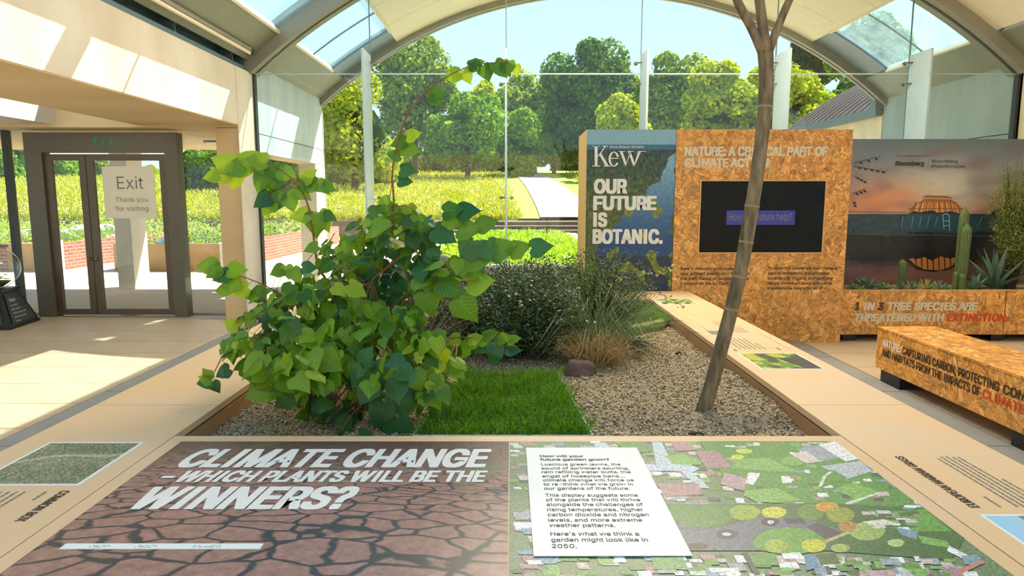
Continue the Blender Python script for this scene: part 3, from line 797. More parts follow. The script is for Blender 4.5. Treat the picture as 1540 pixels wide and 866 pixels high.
# ---- prints on the table
def ztop(mb, pts, z=ZT, lift=0.0, col=None, mi=0):
    mb.poly([onz(x, y, z)+Vector((0, 0, lift)) for x, y in reversed(pts)], mi, col)
def crackmat():
    m, n, l, bs, out = nodes('cracked_earth_print')
    v = coords(n, l); s = n.new('ShaderNodeSeparateXYZ'); l.new(v, s.inputs[0])
    def mth(op, a, b_=None):
        q = n.new('ShaderNodeMath'); q.operation = op
        for i, w in enumerate((a, b_)):
            if w is None: continue
            if isinstance(w, (int, float)): q.inputs[i].default_value = w
            else: l.new(w, q.inputs[i])
        return q.outputs[0]
    tt = mth('SUBTRACT', 0.17, s.outputs['Y'])          # distance to the far edge of the print (origin at y 2.6)
    w = mth('DIVIDE', 1.0, mth('ADD', tt, 0.16))
    u = mth('MULTIPLY', s.outputs['X'], w)
    cb = n.new('ShaderNodeCombineXYZ'); l.new(mth('MULTIPLY', u, 6.2), cb.inputs[0]); l.new(mth('MULTIPLY', w, 11.0), cb.inputs[1])
    nz = n.new('ShaderNodeTexNoise'); l.new(cb.outputs[0], nz.inputs['Vector']); nz.inputs['Scale'].default_value = 1.6; nz.inputs['Detail'].default_value = 4
    va = n.new('ShaderNodeVectorMath'); va.operation = 'SCALE'; l.new(nz.outputs['Color'], va.inputs[0]); va.inputs['Scale'].default_value = 0.3
    vb = n.new('ShaderNodeVectorMath'); vb.operation = 'ADD'; l.new(cb.outputs[0], vb.inputs[0]); l.new(va.outputs[0], vb.inputs[1])
    vo = n.new('ShaderNodeTexVoronoi'); vo.feature = 'DISTANCE_TO_EDGE'; vo.inputs['Scale'].default_value = 1.0; l.new(vb.outputs[0], vo.inputs['Vector'])
    vc = n.new('ShaderNodeTexVoronoi'); vc.inputs['Scale'].default_value = 1.0; l.new(vb.outputs[0], vc.inputs['Vector'])
    nf = noisetex(n, l, v, 30, 6, 0.7)
    base = ramp(n, l, nf, [(0.3, srgb(128, 92, 80)), (0.55, srgb(158, 118, 104)), (0.75, srgb(176, 138, 124))])
    crk = ramp(n, l, vo.outputs['Distance'], [(0.0, (0, 0, 0)), (0.04, (0.1,)*3), (0.055, (0.7,)*3), (0.085, (1, 1, 1))])
    sc = n.new('ShaderNodeSeparateColor'); l.new(crk, sc.inputs[0])
    c = mixc(n, l, sc.outputs[0], srgb(44, 50, 54), base)
    # small secondary cracks
    v2 = n.new('ShaderNodeTexVoronoi'); v2.feature = 'DISTANCE_TO_EDGE'; v2.inputs['Scale'].default_value = 2.6; l.new(vb.outputs[0], v2.inputs['Vector'])
    c2 = ramp(n, l, v2.outputs['Distance'], [(0.0, (0.55,)*3), (0.02, (1, 1, 1))])
    c = mixc(n, l, 0.6, c, c2, 'MULTIPLY')
    # the picture darkens towards its own horizon
    dk = n.new('ShaderNodeMapRange'); l.new(tt, dk.inputs[0]); dk.inputs[1].default_value = 0.0; dk.inputs[2].default_value = 0.30; dk.inputs[3].default_value = 0.42; dk.inputs[4].default_value = 1.0
    h = n.new('ShaderNodeHueSaturation'); l.new(c, h.inputs['Color']); l.new(dk.outputs[0], h.inputs['Value'])
    gm = n.new('ShaderNodeMapRange'); l.new(noisetex(n, l, v, 2.5, 3), gm.inputs[0]); gm.inputs[1].default_value = 0.6; gm.inputs[2].default_value = 0.75
    c = mixc(n, l, gm.outputs[0], h.outputs[0], srgb(110, 112, 74))
    l.new(c, bs.inputs['Base Color']); bs.inputs['Roughness'].default_value = 0.35
    return m
M['crack'] = crackmat()
PY0, PY1 = 1.35, 2.575
po1 = thing('cracked_earth_poster', (-0.66, 2.4, ZT), 'brown cracked earth table poster headed Climate Change which plants will be the winners', 'poster')
b = MB(); b.box((-1.325, PY0, ZT), (-0.012, PY1, ZT+0.0012)); b.build('print', M['crack'], parent=po1)
ZP = ZT+0.0012
for a_ in (('CLIMATE CHANGE', 258, 729, 675.5, 703, ZP, 0.042, 0.12), ('– WHICH PLANTS WILL BE THE', 231, 727, 708, 725, ZP, 0.04, 0.14), ('WINNERS?', 183, 519, 732, 766, ZP, 0.042, 0.10)):
    b = MB(); line_top(b, *a_); b.build('lettering', M['white_text'], parent=po1)
br = thing('braille_strip', (-0.8, 1.9, ZT), 'white braille strip lying on the cracked earth poster', 'braille label')
q = [onz(x, y, ZP) for x, y in ((97, 818), (395, 820), (391, 828), (89, 826))]
y0_, y1_ = q[3].y, q[0].y
b = MB(); b.box((q[3].x, y0_, ZP), (q[1].x, y1_, ZP+0.002)); b.build('strip', M['card'], parent=br)
b = MB(); r_ = random.Random(5)
for grp in ((0.12, 0.24), (0.37, 0.47), (0.66, 0.80)):
    x = q[3].x+(q[1].x-q[3].x)*grp[0]
    while x < q[3].x+(q[1].x-q[3].x)*grp[1]:
        for k in range(3):
            if r_.random() < 0.6: b.box((x, y0_+0.006+k*0.005, ZP+0.002), (x+0.0022, y0_+0.008+k*0.005, ZP+0.003))
        x += 0.006
b.build('braille_dots', M['grey_text'], parent=br, kind='stuff')

# ---- aerial poster, painted as flat printed shapes
ae = thing('aerial_poster', (0.65, 2.2, ZT), 'colourful aerial photograph poster of streets, lawns and red roofs on the table top', 'poster')
b = MB(); b.c = []
XA0, XA1 = -0.008, 1.293
b.box((XA0, PY0, ZT), (XA1, PY1, ZT+0.0010)); b.c = [srgb(104, 128, 92)]*6
lay = [0.0011]
def inr(p): return XA0 <= p.x <= XA1 and PY0 <= p.y <= PY1
def clipy(pts):
    out = []
    def clip(pts, f, g_):
        o = []
        for i in range(len(pts)):
            a, c_ = pts[i], pts[(i+1) % len(pts)]; fa, fc = f(a), f(c_)
            if fa >= 0: o.append(a)
            if (fa >= 0) != (fc >= 0): o.append(a+(c_-a)*(fa/(fa-fc)))
        return o
    for f in (lambda p: p.x-XA0, lambda p: XA1-p.x, lambda p: p.y-PY0, lambda p: PY1-p.y):
        pts = clip(pts, f, None)
        if len(pts) < 3: return None
    return pts
def AP(col, pts):      # shapes noted on the picture's own grid
    q = clipy([onz(980+x/2.75, 640+y/2.75, ZT) for x, y in pts])
    if not q: return
    lay[0] += 2.4e-6
    ar = sum(q[i].x*q[(i+1) % len(q)].y-q[(i+1) % len(q)].x*q[i].y for i in range(len(q)))
    if ar < 0: q.reverse()
    b.poly([p+Vector((0, 0, lay[0])) for p in q], 0, srgb(*col))
def ell(col, cx, cy, rx, ry, n=14): AP(col, [(cx+rx*cos(2*pi*k/n)*(1+0.06*sin(5*k)), cy+ry*sin(2*pi*k/n)) for k in range(n)])
GR, LG, DG = (86, 140, 66), (120, 168, 84), (66, 104, 60)
RF, WH, GY_, RD, PV = (164, 128, 128), (222, 222, 216), (150, 156, 160), (176, 192, 198), (100, 106, 116)
def fillblocks(x0, y0, x1, y1, n, seed, sx=(26, 60), sy=(8, 18)):
    r = random.Random(seed)
    cols = [WH, WH, RF, GY_, LG, GR, GR, DG, (196, 180, 170), (122, 150, 160), RF, (70, 84, 80), (190, 200, 180)]
    for k in range(n):
        x = r.uniform(x0, x1); y = r.uniform(y0, y1); w = r.uniform(*sx); h = r.uniform(*sy); s = (x-0)*0.0009*h*1.2
        sk = h*0.5
        AP(r.choice(cols), [(x, y), (x+w, y+r.uniform(-2, 2)), (x+w+sk, y+h), (x+sk, y+h+r.uniform(-2, 2))])
# upper streets and houses
fillblocks(-600, 62, 760, 150, 150, 1, (24, 60), (6, 14))
fillblocks(-600, 150, 1000, 340, 230, 2, (24, 64), (8, 20))
fillblocks(-600, 340, 0, 700, 110, 3, (40, 90), (14, 34))
AP(GR, [(200, 66), (720, 66), (1130, 345), (620, 345), (330, 260)])
fillblocks(300, 70, 700, 150, 45, 4, (22, 50), (5, 12)); fillblocks(420, 160, 1000, 330, 60, 5, (24, 54), (7, 16))
AP(RD, [(0, 68), (40, 70), (70, 128), (200, 180), (170, 196), (240, 260), (200, 262), (120, 190), (-210, 190), (-240, 72), (-190, 72), (-120, 150), (20, 165)])
AP(LG, [(50, 128), (130, 120), (210, 150), (200, 166), (90, 162)])
AP(GR, [(-160, 68), (-60, 68), (0, 110), (-90, 118)])
AP(LG, [(340, 140), (480, 136), (600, 190), (520, 192), (330, 178)])
AP(GR, [(440, 88), (480, 78), (570, 92), (580, 110), (500, 130), (430, 112)])
ell((196, 202, 70), 355, 132, 28, 10); ell((186, 198, 74), 382, 108, 34, 11); ell(LG, 585, 148, 52, 20)
AP(RF, [(80, 68), (140, 68), (195, 104), (100, 108)]); AP(RF, [(180, 110), (270, 105), (335, 176), (225, 178)])
AP((180, 146, 150), [(300, 196), (400, 222), (380, 272), (285, 245)]); AP(RF, [(20, 244), (190, 240), (215, 288), (60, 296)])
AP(WH, [(400, 196), (450, 200), (420, 248), (388, 240)]); AP(WH, [(535, 210), (570, 212), (580, 238), (540, 240)])
AP(GY_, [(600, 100), (690, 82), (790, 132), (700, 152)]); AP((206, 190, 184), [(575, 120), (640, 108), (700, 150), (640, 158)]); AP(WH, [(690, 80), (760, 66), (860, 140), (800, 150)])
AP((176, 184, 186), [(700, 170), (860, 148), (915, 190), (800, 225)])
AP(GR, [(640, 170), (760, 190), (810, 220), (700, 262)]); AP((214, 208, 186), [(735, 192), (748, 194), (722, 212), (706, 250), (690, 258), (706, 214)])
AP(LG, [(760, 262), (840, 238), (940, 276), (850, 312)]); AP((210, 208, 186), [(800, 322), (930, 280), (940, 284), (812, 332)])
AP(LG, [(390, 268), (520, 262), (620, 310), (520, 322), (430, 318), (378, 290)])
# lower park, road and trees
AP(DG, [(60, 330), (700, 322), (1130, 345), (1300, 460), (1240, 560), (730, 520), (90, 520)])
AP((78, 130, 62), [(72, 335), (330, 330), (345, 370), (300, 410), (210, 426), (120, 410), (85, 380)])
AP(PV, [(95, 405), (220, 430), (330, 412), (460, 380), (640, 388), (800, 440), (740, 480), (600, 440), (470, 428), (415, 470), (430, 520), (165, 516)])
ell((92, 150, 60), 570, 480, 152, 56, 20)
ell((150, 166, 60), 515, 500, 50, 28); ell((188, 186, 50), 670, 500, 52, 28); ell((140, 164, 62), 385, 362, 66, 32); ell((192, 194, 66), 506, 362, 52, 24)
ell((96, 132, 56), 660, 360, 60, 34); ell((200, 146, 60), 725, 338, 48, 20); ell((140, 150, 60), 780, 372, 60, 32); ell((150, 168, 90), 890, 440, 78, 38)
ell((44, 50, 56), 490, 402, 38, 18); ell((200, 206, 204), 492, 402, 14, 8); AP((52, 60, 76), [(545, 386), (620, 386), (640, 408), (560, 410)])
ell((60, 66, 74), 312, 452, 46, 20); ell((190, 200, 200), 310, 452, 20, 7); AP((68, 72, 80), [(640, 420), (690, 404), (790, 448), (720, 474)]); ell((50, 56, 62), 190, 502, 46, 14)
AP((186, 170, 110), [(710, 480), (810, 440), (822, 448), (722, 488)]); ell((170, 130, 70), 810, 420, 40, 22)
AP((98, 152, 72), [(960, 360), (1130, 348), (1240, 440), (1100, 440)]); AP(LG, [(1100, 456), (1220, 480), (1240, 510), (1120, 490)])
fillblocks(860, 350, 1060, 440, 30, 6, (30, 60), (8, 16)); AP((208, 200, 180), [(870, 400), (960, 390), (1020, 410), (920, 420)])
AP((120, 150, 160), [(1010, 424), (1100, 440), (1095, 474), (1030, 452)]); AP(WH, [(1230, 500), (1310, 540), (1300, 560), (1220, 520)])
ell((170, 190, 120), 1010, 488, 36, 16); ell((150, 172, 90), 780, 510, 40, 18)
fillblocks(0, 528, 740, 700, 120, 7, (34, 84), (14, 34)); fillblocks(740, 540, 1300, 700, 110, 8, (34, 80), (12, 30))
AP((96, 150, 84), [(0, 546), (130, 546), (150, 596), (10, 600)]); AP((86, 142, 66), [(400, 532), (510, 532), (530, 580), (420, 585)]); AP((84, 130, 150), [(630, 540), (680, 536), (690, 590), (640, 604)])
AP(DG, [(680, 535), (760, 535), (780, 575), (700, 580)]); AP((178, 150, 146), [(860, 605), (1000, 600), (1020, 640), (860, 640)]); AP((196, 120, 100), [(1260, 600), (1370, 560), (1380, 570), (1280, 616)])
AP((188, 190, 190), [(1010, 590), (1040, 590), (1100, 640), (1040, 640)]); AP((60, 66, 70), [(370, 530), (395, 528), (450, 620), (425, 622)])
fillblocks(1000, 300, 1180, 345, 14, 9, (26, 50), (6, 12))
b.build('print', M['print_fine'], parent=ae)

cd = thing('text_card', (0.3, 2.2, ZT), 'white text card on the aerial poster headed How will your future garden grow', 'sign')
c4 = [onz(x, y, ZT) for x, y in ((791, 675.3), (957.5, 675.3), (1041, 838.5), (802.5, 839))]
b = MB(); b.prism([(c4[3].x, c4[3].y, ZT+0.0045), (c4[2].x, c4[2].y, ZT+0.0045), (c4[1].x, c4[1].y, ZT+0.0045), (c4[0].x, c4[0].y, ZT+0.004)], (0, 0, 0.002))
b.build('card', M['card'], parent=cd)
b = MB()
L_ = [('How will your', 858, 1040, 126, 1), ('future garden grow?', 858, 1147, 140, 1), ('Luscious green lawns, the', 863, 1193, 160, 0), ('sound of sprinklers spurting,', 865, 1228, 176, 0),
 ('rain refilling water butts, the', 866, 1235, 191.5, 0), ('angst of hosepipe bans…', 868, 1210, 208.5, 0), ('climate change will force us', 871, 1248, 225, 0), ('to re-think what we grow in', 873, 1245, 242, 0),
 ('our gardens of the future.', 876, 1232, 259.5, 0), ('This display suggests some', 880, 1265, 287.5, 0), ('of the plants that will thrive', 883, 1275, 306.5, 0), ('alongside the challenges of', 886, 1287, 326, 0),
 ('rising temperatures, higher', 888, 1287, 347, 0), ('carbon dioxide and nitrogen', 890, 1310, 368, 0), ('levels, and more extreme', 893, 1283, 390, 0), ('weather patterns.', 897, 1172, 412, 0),
 ("Here's what we think a", 902, 1270, 447.5, 0), ('garden might look like in', 905, 1307, 472, 0), ('2050.', 908, 1012, 498, 0)]
for s, x0, x1, yc, bo in L_:
    hh = (9 + (yc-126)*0.020)*0.5
    line_top(b, s, 500+x0/2.75, 500+x1/2.75, 640+(yc-hh)/2.75, 640+(yc+hh)/2.75, ZT+0.0065, 0.03 if bo else 0.013, 0, 0, 2, lift=0.0008)
b.build('lettering', M['dark_text'], parent=cd)

# ---- picture labels on the side benches
def picture(name, x0, y0, x1, y1, fn, label, nx=44, ny=34, key='print_fine', border=0.012):
    t = thing(name, ((x0+x1)/2, (y0+y1)/2, ZT), label, 'picture')
    b = MB(); b.box((x0, y0, ZT), (x1, y1, ZT+0.001)); b.build('white_border', M['card'], parent=t)
    b = MB(); b.c = []
    xa, ya, xb, yb = x0+border, y0+border, x1-border, y1-border
    for i in range(nx):
        for j in range(ny):
            u0, u1, v0, v1 = i/nx, (i+1)/nx, j/ny, (j+1)/ny
            P_ = lambda u, v: (xa+(xb-xa)*u, ya+(yb-ya)*v, ZT+0.0016)
            b.poly([P_(u0, v0), P_(u1, v0), P_(u1, v1), P_(u0, v1)], 0, fn((u0+u1)/2, (v0+v1)/2))
    b.build('print', M[key], parent=t)
    return t
rb = random.Random(12)
def f_box(u, v):
    k = noise.noise(Vector((u*3, v*3, 1)))*0.5+0.5; s = rb.random()
    if abs(v-0.62-0.3*(u-0.5)-0.08*sin(u*5)) < 0.03: return srgb(168, 170, 140)
    a = (104, 116, 84) if s < 0.5 else ((146, 152, 120) if s < 0.85 else (70, 84, 58)); q = 0.85+0.3*k
    return srgb(*[min(255, c_*q) for c_ in a])
picture('shrub_picture', -1.847, 2.16, -1.47, 2.567, f_box, 'white bordered picture of clipped green shrubs on the bench left of the cracked earth poster', 56, 56)
def f_gar(u, v):
    k = noise.noise(Vector((u*4, v*4, 5))); s = rb.random()
    if u > 0.72-0.3*v and v < 0.7: return srgb(44+20*s, 56+18*s, 58+10*s)
    return srgb(*( (168+30*s, 180, 60) if k > 0.12 else ((96, 130+20*s, 50) if k > -0.15 else (50+20*s, 76, 42))))
picture('garden_picture', 1.425, 3.73, 1.795, 4.134, f_gar, 'picture of a sunny green garden on the right bench behind the slanted tree trunk', 40, 36)
def f_mea(u, v):
    k = noise.noise(Vector((u*6, v*6, 9)))
    return srgb(176, 190, 130) if k > 0.1 else (srgb(110, 140, 60) if k > -0.2 else srgb(60, 80, 50))
picture('meadow_picture', 1.39, 6.13, 1.735, 6.47, f_mea, 'small picture of pale green leaves at the far corner of the right bench', 26, 20)
def f_sky(u, v):
    if v > 0.93-0.55*u and u > 0.25 and v < 1.0 and v > 0.72: return srgb(110, 128, 110)
    return srgb(150+40*u, 200, 226-6*v)
picture('coast_picture', 1.436, 1.50, 1.83, 1.949, f_sky, 'pale blue sky picture at the near end of the right bench', 30, 30, 'print_smooth')

# labels printed on stone
pl1 = thing('marram_label', (1.6, 2.2, ZT), 'dark printed label EUROPEAN MARRAM GRASS on the right bench stone', 'sign')
b = MB(); text_into(b, 'EUROPEAN MARRAM GRASS', (1.475, 1.995, ZT), EY, -EX, 0.425, 0.032, 0.03)
b.build('lettering', M['dark_text'], parent=pl1)
b = MB(); smallprint(b, (1.545, 2.0, ZT), EY, -EX, 0.15, 1, 0.02, 0.009, 4); smallprint(b, (1.60, 2.0, ZT), EY, -EX, 0.42, 6, 0.021, 0.008, 5); b.build('small_print', M['grey_text'], parent=pl1, kind='stuff')
b = MB(); b.poly([(1.77, 2.10, ZT+0.001), (1.83, 2.10, ZT+0.001), (1.83, 2.18, ZT+0.001), (1.77, 2.18, ZT+0.001)]); b.build('badge', M['hedge'], parent=pl1)
pl2 = thing('box_label', (-1.6, 2.0, ZT), 'dark printed label COMMON BOX on the left bench stone', 'sign')
b = MB(); text_into(b, 'COMMON BOX', (-1.50, 2.118, ZT), -EY, EX, 0.215, 0.032, 0.03); b.build('lettering', M['dark_text'], parent=pl2)
b = MB(); smallprint(b, (-1.55, 2.11, ZT), -EY, EX, 0.12, 1, 0.02, 0.009, 6); smallprint(b, (-1.62, 2.11, ZT), -EY, EX, 0.40, 8, 0.026, 0.009, 7); b.build('small_print', M['grey_text'], parent=pl2, kind='stuff')
pl3 = thing('bench_text', (1.6, 4.7, ZT), 'small printed text block on the right bench beyond the garden picture', 'sign')
b = MB(); smallprint(b, (1.45, 4.2, ZT), EY, -EX, 0.10, 1, 0.02, 0.02, 8); smallprint(b, (1.49, 4.24, ZT), EY, -EX, 0.40, 6, 0.032, 0.008, 9); smallprint(b, (1.74, 4.22, ZT), EY, -EX, 0.13, 1, 0.02, 0.014, 10)
smallprint(b, (1.60, 4.80, ZT), EY, -EX, 0.5, 6, 0.026, 0.007, 11); smallprint(b, (1.45, 4.74, ZT), EY, -EX, 0.6, 1, 0.02, 0.003, 12); smallprint(b, (1.80, 4.2, ZT), EY, -EX, 1.1, 1, 0.02, 0.003, 12)
b.poly([(1.44, 4.72, ZT+0.001), (1.56, 4.72, ZT+0.001), (1.56, 4.86, ZT+0.001), (1.44, 4.86, ZT+0.001)]); b.build('small_print', M['grey_text'], parent=pl3, kind='stuff')

# ------------------------------------------------------------------ display wall of strand board
DW = 7.05
dw = thing('display_wall', (2.2, 7.4, 0), 'tall strand board display wall with a river poster and a black screen', 'display')
ZW = 2.243
b = MB(); b.box((1.702, DW, 0.0), (3.525, DW+0.85, ZW)); 
body = MB()
def osbbox(a, c_, name, parent, bevel=0.003):
    x0, y0, z0 = a; x1, y1, z1 = c_; m = MB()
    vs = [(x0,y0,z0),(x1,y0,z0),(x1,y1,z0),(x0,y1,z0),(x0,y0,z1),(x1,y0,z1),(x1,y1,z1),(x0,y1,z1)]
    m.add(vs, [(0,1,5,4),(2,3,7,6)], 0); m.add(vs, [(1,2,6,5),(3,0,4,7)], 1); m.add(vs, [(0,3,2,1),(4,5,6,7)], 2)
    return m.build(name, [M['osb_xz'], M['osb_yz'], M['osb_xy']], parent=parent)
bd = osbbox((1.702, DW, 0.0), (3.525, DW+0.85, ZW), 'board_box', dw)
b = MB(); b.box((0.775, DW+0.012, 0.0), (1.70, DW+0.85, ZW)); b.build('poster_box', M['plywood'], parent=dw)
# river poster as a printed picture
W_ = 1024
def rz(px, py, lift=0.0): 
    p_ = at(px, py, DW+0.0005); return Vector((p_.x, DW-lift, p_.z))
b = MB(); b.c = []
nx, ny = 70, 100
def river(u, v):      # u 0..1 across, v 0 top .. 1 bottom
    s = noise.noise(Vector((u*9, v*13, 2))); s2 = noise.noise(Vector((u*30, v*42, 7)))
    if v < 0.085: return srgb(124, 168, 186)
    if v < 0.125: return srgb(40, 100, 130)
    # river centre line from upper right sweeping down
    c_ = [(0.13, 1.02), (0.25, 0.92), (0.32, 0.93), (0.40, 0.86), (0.48, 0.74), (0.55, 0.70), (0.62, 0.60), (0.70, 0.56), (0.8, 0.55), (1.0, 0.55)]
    w_ = [(0.13, 0.02), (0.25, 0.05), (0.34, 0.13), (0.42, 0.22), (0.5, 0.26), (0.58, 0.30), (0.66, 0.42), (0.76, 0.44), (0.88, 0.42), (1.0, 0.40)]
    def ip(t, v):
        if v < t[0][0]: return t[0][1]
        for i in range(len(t)-1):
            if t[i][0] <= v <= t[i+1][0]: return t[i][1]+(t[i+1][1]-t[i][1])*(v-t[i][0])/(t[i+1][0]-t[i][0])
        return t[-1][1]
    d = abs(u-ip(c_, v)) - ip(w_, v) + s*0.10
    isl = noise.noise(Vector((u*7+3, v*11, 21)))
    if d < 0 and not (v > 0.42 and isl > 0.34):
        t_ = min(1, max(0, (v-0.2)/0.5)); a_ = [120-105*t_, 165-100*t_, 190-75*t_]
        if v > 0.78: a_ = [14, 40, 70]
        return srgb(*[max(0, min(255, q*(1+0.1*s2))) for q in a_])
    if v > 0.42 and isl > 0.34 and d < 0: return srgb(112+60*s2, 124+50*s2, 36)
    f_ = min(1, max(0, (v-0.12)/0.35))
    a_ = [28+46*f_+50*s2, 62+28*f_+44*s2, 62-26*f_+20*s2]
    return srgb(*[max(8, min(255, q)) for q in a_])
for i in range(nx):
    for j in range(ny):
        u0, u1, v0, v1 = i/nx, (i+1)/nx, j/ny, (j+1)/ny
        P_ = lambda u, v: (0.775+0.925*u, DW+0.010, ZW-0.002-(ZW-0.56)*v)
        b.poly([P_(u0, v1), P_(u1, v1), P_(u1, v0), P_(u0, v0)], 0, river((u0+u1)/2, (v0+v1)/2))
b.box((0.775, DW+0.0101, 0.3), (1.70, DW+0.0119, ZW-0.001)); b.c[-6:] = [srgb(20, 50, 70)]*6
rp = b.build('river_print', M['print'], parent=dw)
YT = DW+0.0085
b = MB(); line_wall(b, 'OUR', 893, 943, 269, 291, YT, 0.05, res=2); b.build('lettering', M['white_text'], parent=dw); b = MB(); line_wall(b, 'FUTURE', 892, 987, 294.5, 316, YT, 0.05, res=2)
b.build('lettering', M['white_text'], parent=dw); b = MB(); line_wall(b, 'IS', 892, 913, 319.5, 341, YT, 0.05, res=2); b.build('lettering', M['white_text'], parent=dw); b = MB(); line_wall(b, 'BOTANIC.', 891, 996.5, 344.5, 366.5, YT, 0.05, res=2)
b.build('lettering', M['white_text'], parent=dw); b = MB(); line_wall(b, 'Royal Botanic Gardens', 917.5, 968, 218.8, 222.6, YT, 0.0, res=1)
b.build('lettering', M['white_text'], parent=dw); b = MB()   # serif wordmark built from strokes
def stroke(pts): 
    q = [at(x, y, YT) for x, y in pts]
    b.poly([Vector((p_.x, YT-0.001, p_.z)) for p_ in q])
def zk(x, y): return (860+x/3.464, 180+y/3.464)
def S(*pts): stroke([zk(*p_) for p_ in pts])
S((119,136),(134,136),(134,241),(119,241)); S((108,136),(146,136),(146,139),(108,139)); S((105,239),(148,239),(148,243),(105,243))
S((134,190),(172,139),(177,139),(138,193)); S((160,136),(188,136),(188,139),(160,139)); S((143,183),(152,172),(191,239),(174,239)); S((166,239),(202,239),(202,243),(166,243))
for k in range(26):   # e as a ring with a gap and a bar
    a0_, a1_ = radians(20+k*12.2), radians(20+(k+1)*12.2)
    if a1_ > radians(336): break
    def pe(a, o):
        th_ = 1.0 if o else (0.80 - 0.14*abs(cos(a)))
        return (219+28*th_*cos(a)*(1 if o else 0.9), 205-39*th_*sin(a)*(1.0 if o else 1.12))
    S(pe(a0_, 1), pe(a1_, 1), pe(a1_, 0), pe(a0_, 0))
S((196,199),(243,199),(243,203),(196,203))
for x in (262, 304):
    S((x-12,166),(x+2,166),(x+24,230),(x+17,243)); S((x+17,243),(x+21,236),(x+46,166),(x+41,166))
S((243,163),(278,163),(278,166),(243,166)); S((290,163),(322,163),(322,166),(290,166)); S((345,163),(385,163),(385,166),(345,166)); S((352,166),(360,166),(327,240),(323,236))
b.build('wordmark', M['white_text'], parent=dw)
b = MB()
YB = DW-0.0005
line_wall(b, 'NATURE: A CRITICAL PART OF', 1029.5, 1244.5, 220.5, 234.5, YB, 0.045, res=2); b.build('lettering', M['bone_text'], parent=dw); b = MB(); line_wall(b, 'CLIMATE ACTION', 1029.5, 1156, 238, 251.5, YB, 0.045, res=2)
b.build('lettering', M['bone_text'], parent=dw)
b = MB()
for s, x0, x1, y_ in (("Kew's mission is to understand", 1023.5, 1124, 404), ('and protect plants and fungi, for', 1023.5, 1128, 411.4), ('the well-being of people and the', 1023, 1126, 419), ('future of all life on Earth.', 1023, 1098.5, 426.5),
  ('SPLIT', 0, 0, 0),
  ('To save this planet we must reduce', 1155, 1258, 403.4), ('carbon emissions and enhance', 1154.5, 1247, 411), ('biodiversity. Finding and applying', 1154.5, 1252, 418.6), ('nature-based solutions will create', 1154, 1251, 426), ('a sustainable future for all of us.', 1153.5, 1247, 433.5)):
    if s == 'SPLIT': b.build('lettering', M['dark_text'], parent=dw); b = MB(); continue
    line_wall(b, s, x0, x1, y_-2.6, y_+1.9, YB, 0.02, res=1)
b.build('lettering', M['dark_text'], parent=dw)
# screen
scn = MB(); sx0, sx1, sz0, sz1 = 1.972, 3.266, 0.972, 1.715
scn.box((sx0, DW-0.008, sz0), (sx1, DW+0.001, sz1)); scr = scn.build('screen', M['screen'], parent=dw)
b = MB(); t_ = 0.012
b.box((sx0-t_, DW-0.012, sz0-t_), (sx1+t_, DW, sz0)); b.box((sx0-t_, DW-0.012, sz1), (sx1+t_, DW, sz1+t_)); b.box((sx0-t_, DW-0.012, sz0), (sx0, DW, sz1)); b.box((sx1, DW-0.012, sz0), (sx1+t_, DW, sz1))
b.build('screen_edge', M['plywood'], parent=scr)
a_ = at(1092, 338, DW-0.009); c_ = at(1196, 316.5, DW-0.009)
b = MB(); b.box((a_.x, DW-0.0095, a_.z), (c_.x, DW-0.0082, c_.z)); b.build('caption_bar', M['blue_bar'], parent=scr)
b = MB(); line_wall(b, 'How can nature help?', 1096.5, 1190.5, 320.5, 331.5, DW-0.0097, 0.0, res=2); b.build('lettering', M['grey_text'], parent=scr)

# ------------------------------------------------------------------ desert planter with backdrop, right
dp = thing('strand_board_planter', (5.2, 7.5, 0), 'low strand board planter box lettered 1 IN 3 TREE SPECIES ARE THREATENED', 'planter')
PF = 7.12
osbbox((3.56, PF, 0.075), (5.315, PF+0.02, 0.555), 'front_board', dp)
osbbox((5.325, PF, 0.075), (6.5, PF+0.02, 0.555), 'front_board', dp)
osbbox((3.56, PF+0.021, 0.075), (3.58, PF+0.77, 0.555), 'end_board', dp); osbbox((6.48, PF+0.021, 0.075), (6.5, PF+0.77, 0.555), 'end_board', dp)
b = MB(); b.box((3.56, PF, 0.5555), (6.5, PF+0.022, 0.562)); b.build('top_edge', M['plywood'], parent=dp)
b = MB(); b.box((3.58, PF+0.022, 0.075), (6.48, PF+0.77, 0.52)); b.build('soil', M['soil'], parent=dp)
for x in (3.6, 5.22, 6.2):
    b = MB(); b.box((x, PF+0.03, 0), (x+0.14, PF+0.17, 0.075)); b.box((x, PF+0.65, 0), (x+0.14, PF+0.8, 0.075)); b.build('foot', M['black'], parent=dp)
def zr3(x, y): return (1240+x/3.33, 400+y/3.33)
def dl(mb, s, x0, x1, y0, y1, mi):
    p0 = zr3(x0, y0); p1 = zr3(x1, y1); line_wall(mb, s, p0[0], p1[0], p0[1], p1[1], PF-0.0005, 0.045, 0.12, mi, 2)
b = MB()
dl(b, '1', 148, 174, 181, 221, 1); dl(b, 'IN', 195, 247, 181, 221, 0); dl(b, '3', 263, 292, 181, 221, 1); dl(b, 'TREE SPECIES ARE', 310, 763, 181, 221, 0)
b.build('lettering', [M['bone_text'], M['dark_text'], M['red_text']], parent=dp); b = MB(); dl(b, 'THREATENED WITH', 145, 594, 238, 277, 0); dl(b, 'EXTINCTION.', 609, 915, 238, 277, 2)
b.build('lettering', [M['bone_text'], M['dark_text'], M['red_text']], parent=dp)
